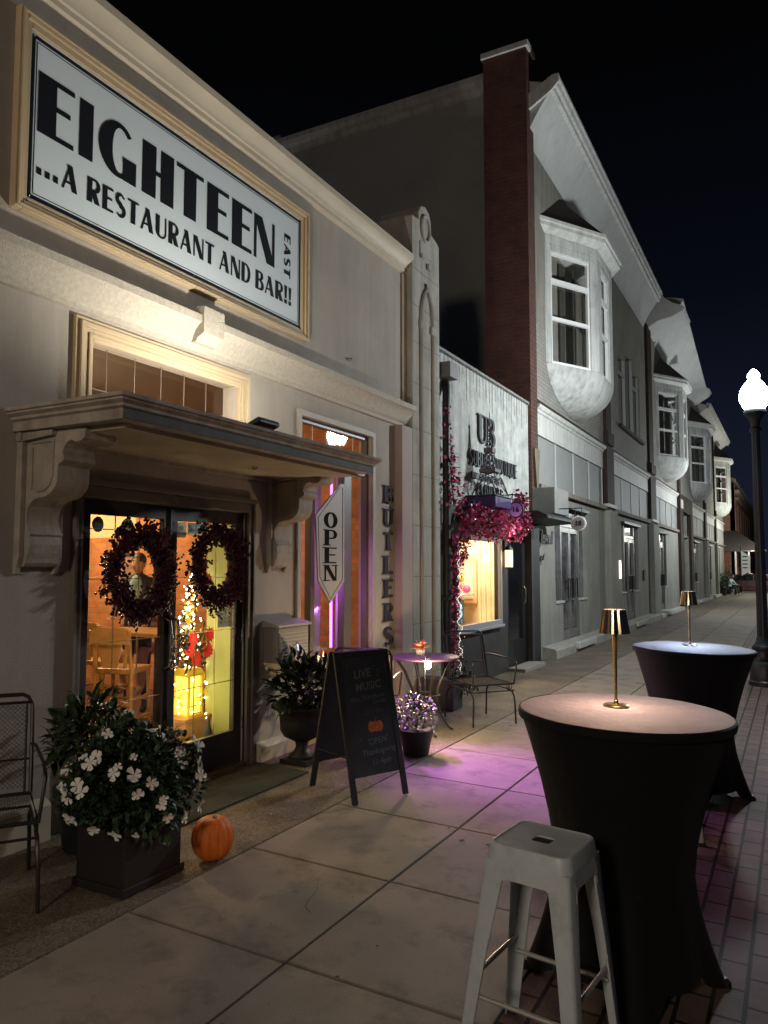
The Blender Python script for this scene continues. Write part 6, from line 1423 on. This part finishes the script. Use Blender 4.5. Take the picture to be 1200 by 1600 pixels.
# pendant lamps in the room
for k, (x, y, z, e) in enumerate(((-3.2, 5.9, 2.75, 190), (-4.8, 6.2, 2.7, 150), (-1.1, 3.9, 2.75, 70))):
    t = thing('pendant_lamp', ('warm glass pendant lamp inside over the bar table', 'warm glass pendant lamp inside farther from the doors', 'warm glass pendant lamp inside just behind the doors')[k], 'lamp', (x, y, z), group='pendant lamps inside')
    mb = MB(); mb.tube([(0, 0, .12), (0, 0, 3.548 - z)], .006, 5); mb.build('cord', M_black, t, world=False)
    mb = MB(); mb.ball((0, 0, 0), .09, 12); mb.build('globe', M_pend, t, world=False, smooth=True) if False else None
    mb = MB(); mb.lathe([(.02, .12), (.09, .05), (.11, -.02), (.10, -.02), (.08, .045), (.015, .11)], n=16, caps=False); mb.build('shade', emit('amber shade', (1, .62, .25), 3.0), t, world=False, smooth=True)
    lamp('POINT', 'pendant_light', (x, y, z - .06), e, (1, .68, .36), .08)
lamp('POINT', 'fairy_light_glow', (-.30, 4.72, 1.05), 12, (1, .78, .40), .28)
lamp('POINT', 'fairy_light_glow', (-.28, 4.66, .50), 7, (1, .80, .30), .28)
# violet light thrown out through the tall window
lamp('AREA', 'violet_strip_glow', (-.04, 6.68, 1.75), 16, (.60, .15, 1.0), .06, size_y=1.5, target=(3.0, 7.2, .2))
lamp('SPOT', 'violet_window_spot', (-.02, 6.60, 2.35), 800, (.50, .085, .95), .06, spot=40, target=(1.70, 6.0, 0), blend=1.0)
lamp('SPOT', 'pink_window_wash', (-.02, 6.62, 2.3), 270, (.76, .22, .85), .12, spot=84, target=(1.5, 6.1, 0), blend=1.0)
lamp('SPOT', 'magenta_window_spot', (.16, 6.40, 2.30), 3, (1.0, .2, .9), .03, spot=90, target=(.5, 5.9, 2.4), blend=.7)
# boutique display light
lamp('AREA', 'boutique_case_light', (-.7, 11.3, 2.26), 90, (1, .80, .55), .5, size_y=1.6, target=(-.7, 11.3, 0))
lamp('POINT', 'boutique_spot', (-.6, 11.8, 1.9), 14, (1, .82, .58), .05)
lamp('POINT', 'garland_glow', (.52, 10.5, 2.12), 4, (1, .62, .55), .05)
lamp('POINT', 'wall_lantern_glow', (.24, 11.42, 1.75), 3.5, (1, .6, .3), .05)
lamp('POINT', 'sconce_glow', (.20, 20.18, 1.55), 5, (1, .8, .6), .06)

# ================================================================== far end: parked car, sitting person, plants
M_carp = mat('dark red car paint', (.12, .012, .014), .25, spec=.6)
CR = thing('parked_car', 'dark red car standing across the end of the pavement under the far awning', 'car', (1.7, 61.0, -.28))
prof = [(-2.25, .30), (-2.28, .62), (-2.20, .92), (-1.9, 1.0), (-1.45, 1.42), (-1.1, 1.50), (.35, 1.50), (.65, 1.44), (1.15, 1.02), (2.0, .92), (2.22, .75), (2.28, .45), (2.2, .30), (1.82, .28), (1.76, .52), (1.55, .68), (1.3, .68), (1.1, .52), (1.04, .28), (-1.02, .28), (-1.08, .52), (-1.28, .68), (-1.53, .68), (-1.74, .52), (-1.8, .28)]
mb = MB(); mb.prism(prof, 'Y', -.88, .88); mb.build('body', M_carp, CR, world=False, bevel=.06, seg=3)
for (x, y) in ((-1.41, -.80), (1.43, -.80), (-1.41, .80), (1.43, .80)):
    w = MB(); w.add([(x + .33 * cos(2 * pi * k / 24), y + d, .33 + .33 * sin(2 * pi * k / 24)) for d in (-.10, .10) for k in range(24)], [tuple(range(24)), tuple(range(47, 23, -1))] + [(k, (k + 1) % 24, 24 + (k + 1) % 24, 24 + k) for k in range(24)])
    wo_ = w.build('wheel', M_black, CR, world=False, bevel=.02)
    w = MB(); w.add([(x + .20 * cos(2 * pi * k / 16), y + d, .33 + .20 * sin(2 * pi * k / 16)) for d in (-.104, .104) for k in range(16)], [tuple(range(16)), tuple(range(31, 15, -1))] + [(k, (k + 1) % 16, 16 + (k + 1) % 16, 16 + k) for k in range(16)]); w.build('rim', M_chrome, wo_, world=False)
mb = MB()
for P in ([(-1.50, 1.0), (-1.3, 1.38), (-.25, 1.42), (-.25, 1.02)], [(-.18, 1.02), (-.18, 1.42), (.45, 1.40), (.95, 1.02)]): mb.prism(P, 'Y', -.895, -.881)
mb.build('side_window', M_dg, CR, world=False)
mb = MB(); mb.box(2.2, 2.27, -.75, -.45, .60, .74); mb.build('headlight', emit('headlight', (1, .95, .8), 14), CR, world=False); mb = MB(); mb.box(2.2, 2.27, .45, .75, .60, .74); mb.build('headlight', MC['headlight'], CR, world=False)
mb = MB()
for x in (-.22, .98): mb.box(x, x + .012, -.8865, -.884, .40, 1.0)
mb.box(-1.0, 2.0, -.90, -.8825, .55, .60); mb.build('door_trim', M_black, CR, world=False)
lamp('POINT', 'headlight_glow', (4.35, 60.4, .4), 60, (1, .9, .7), .1)
lamp('POINT', 'awning_light', (1.0, 71.5, 2.7), 160, (1, .90, .75), .1)
sit2 = [(0, .05, .42), (0, .04, .60), (0, -.04, .78), (0, -.10, .92), (0, -.13, 1.0), (.16, -.10, .88), (.21, -.24, .68), (.12, -.42, .60), (-.16, -.10, .88), (-.21, -.24, .68), (-.12, -.42, .62), (.09, -.06, .42), (.12, -.44, .46), (.12, -.48, .10), (.12, -.60, .04), (-.09, -.06, .42), (-.12, -.44, .46), (-.12, -.48, .10), (-.12, -.60, .04)]
p3 = person('person in a pale shirt and dark trousers sitting on a bench far down the pavement', sit2, stE, sitR, (.55, 51.2, G(.55)), radians(62), (0, -.18, 1.13), mat('pale blue shirt', (.42, .48, .50), .85), M_skin, M_hair,
            kids=(hands([(.12, -.42, .60, 0), (-.12, -.42, .62, 0)], M_skin), lambda t: [MB().tube([(sx * .10, -.06, .44), (sx * .125, -.44, .475), (sx * .125, -.49, .08)], [.098, .078, .055], 10).build('trouser_leg', M_dark, t, world=False, smooth=True) for sx in (-1, 1)]))
BN = thing('street_bench', 'dark slatted bench under the sitting person far down the pavement', 'bench', (.45, 51.15, G(.45)), radians(62))
mb = MB()
for k in range(5): mb.box(-.7, .7, -.10 + k * .085, -.035 + k * .085, .34, .365)
mb.build('seat', M_black, BN, world=False); mb = MB()
for k in range(4): mb.box(-.7, .7, .36, .385, .45 + k * .1, .52 + k * .1)
mb.build('backrest', M_black, BN, world=False); mb = MB()
for sx in (-1, 1): mb = MB(); mb.box(sx * .6 - .03, sx * .6 + .03, -.1, -.05, 0, .339); mb.box(sx * .6 - .03, sx * .6 + .03, .33, .359, 0, .82); mb.build('leg', M_black, BN, world=False)
for k, (x, y, s) in enumerate(((.25, 49.9, 1.0), (.35, 52.8, 1.25))):
    t = thing('street_shrub', ('low dark shrub in a pot just before the far bench', 'taller dark shrub in a pot just beyond the far bench')[k], 'plant', (x, y, G(x)))
    mb = MB(); mb.lathe([(.16, 0), (.22, .40), (.2, .40)], n=14); mb.build('pot', M_black, t, world=False, smooth=True)
    mb = MB(); leaf_cloud(mb, (0, 0, .75 * s), (.32, .32, .45 * s), 500, .12, .05, rnd, .3); mb.build('leaves', M_leaf, t, world=False, recalc=False)
BNR = thing('feather_banner', 'white banner sign on a pole at the far corner before the awning', 'banner', (.85, 57.5, -.1))
mb = MB(); mb.tube([(0, 0, 0), (0, 0, 3.3)], .025, 6); mb.build('pole', M_black, BNR, world=False)
mb = MB(); mb.prism([(.03, 1.2), (.55, 1.5), (.60, 2.5), (.03, 2.9)], 'Y', -.01, .01); bn = mb.build('cloth', mat('white banner cloth', (.6, .6, .58), .8), BNR, world=False)
mb = MB(); [mb.box(.10, .42, -.0125, -.0105, z, z + .08) for z in (1.7, 1.95, 2.2, 2.45)]; mb.build('banner_print', M_black, bn, world=False)
PS = thing('street_post', 'slim pale post with a dark base at the far corner', 'post', (2.05, 56.3, G(2.05)))
mb = MB(); mb.lathe([(.15, 0), (.15, .35), (.08, .5)], n=12); mb.build('base', M_black, PS, world=False); mb = MB(); mb.tube([(0, 0, .5), (0, 0, 2.9)], .05, 8); mb.build('pole', M_white, PS, world=False)
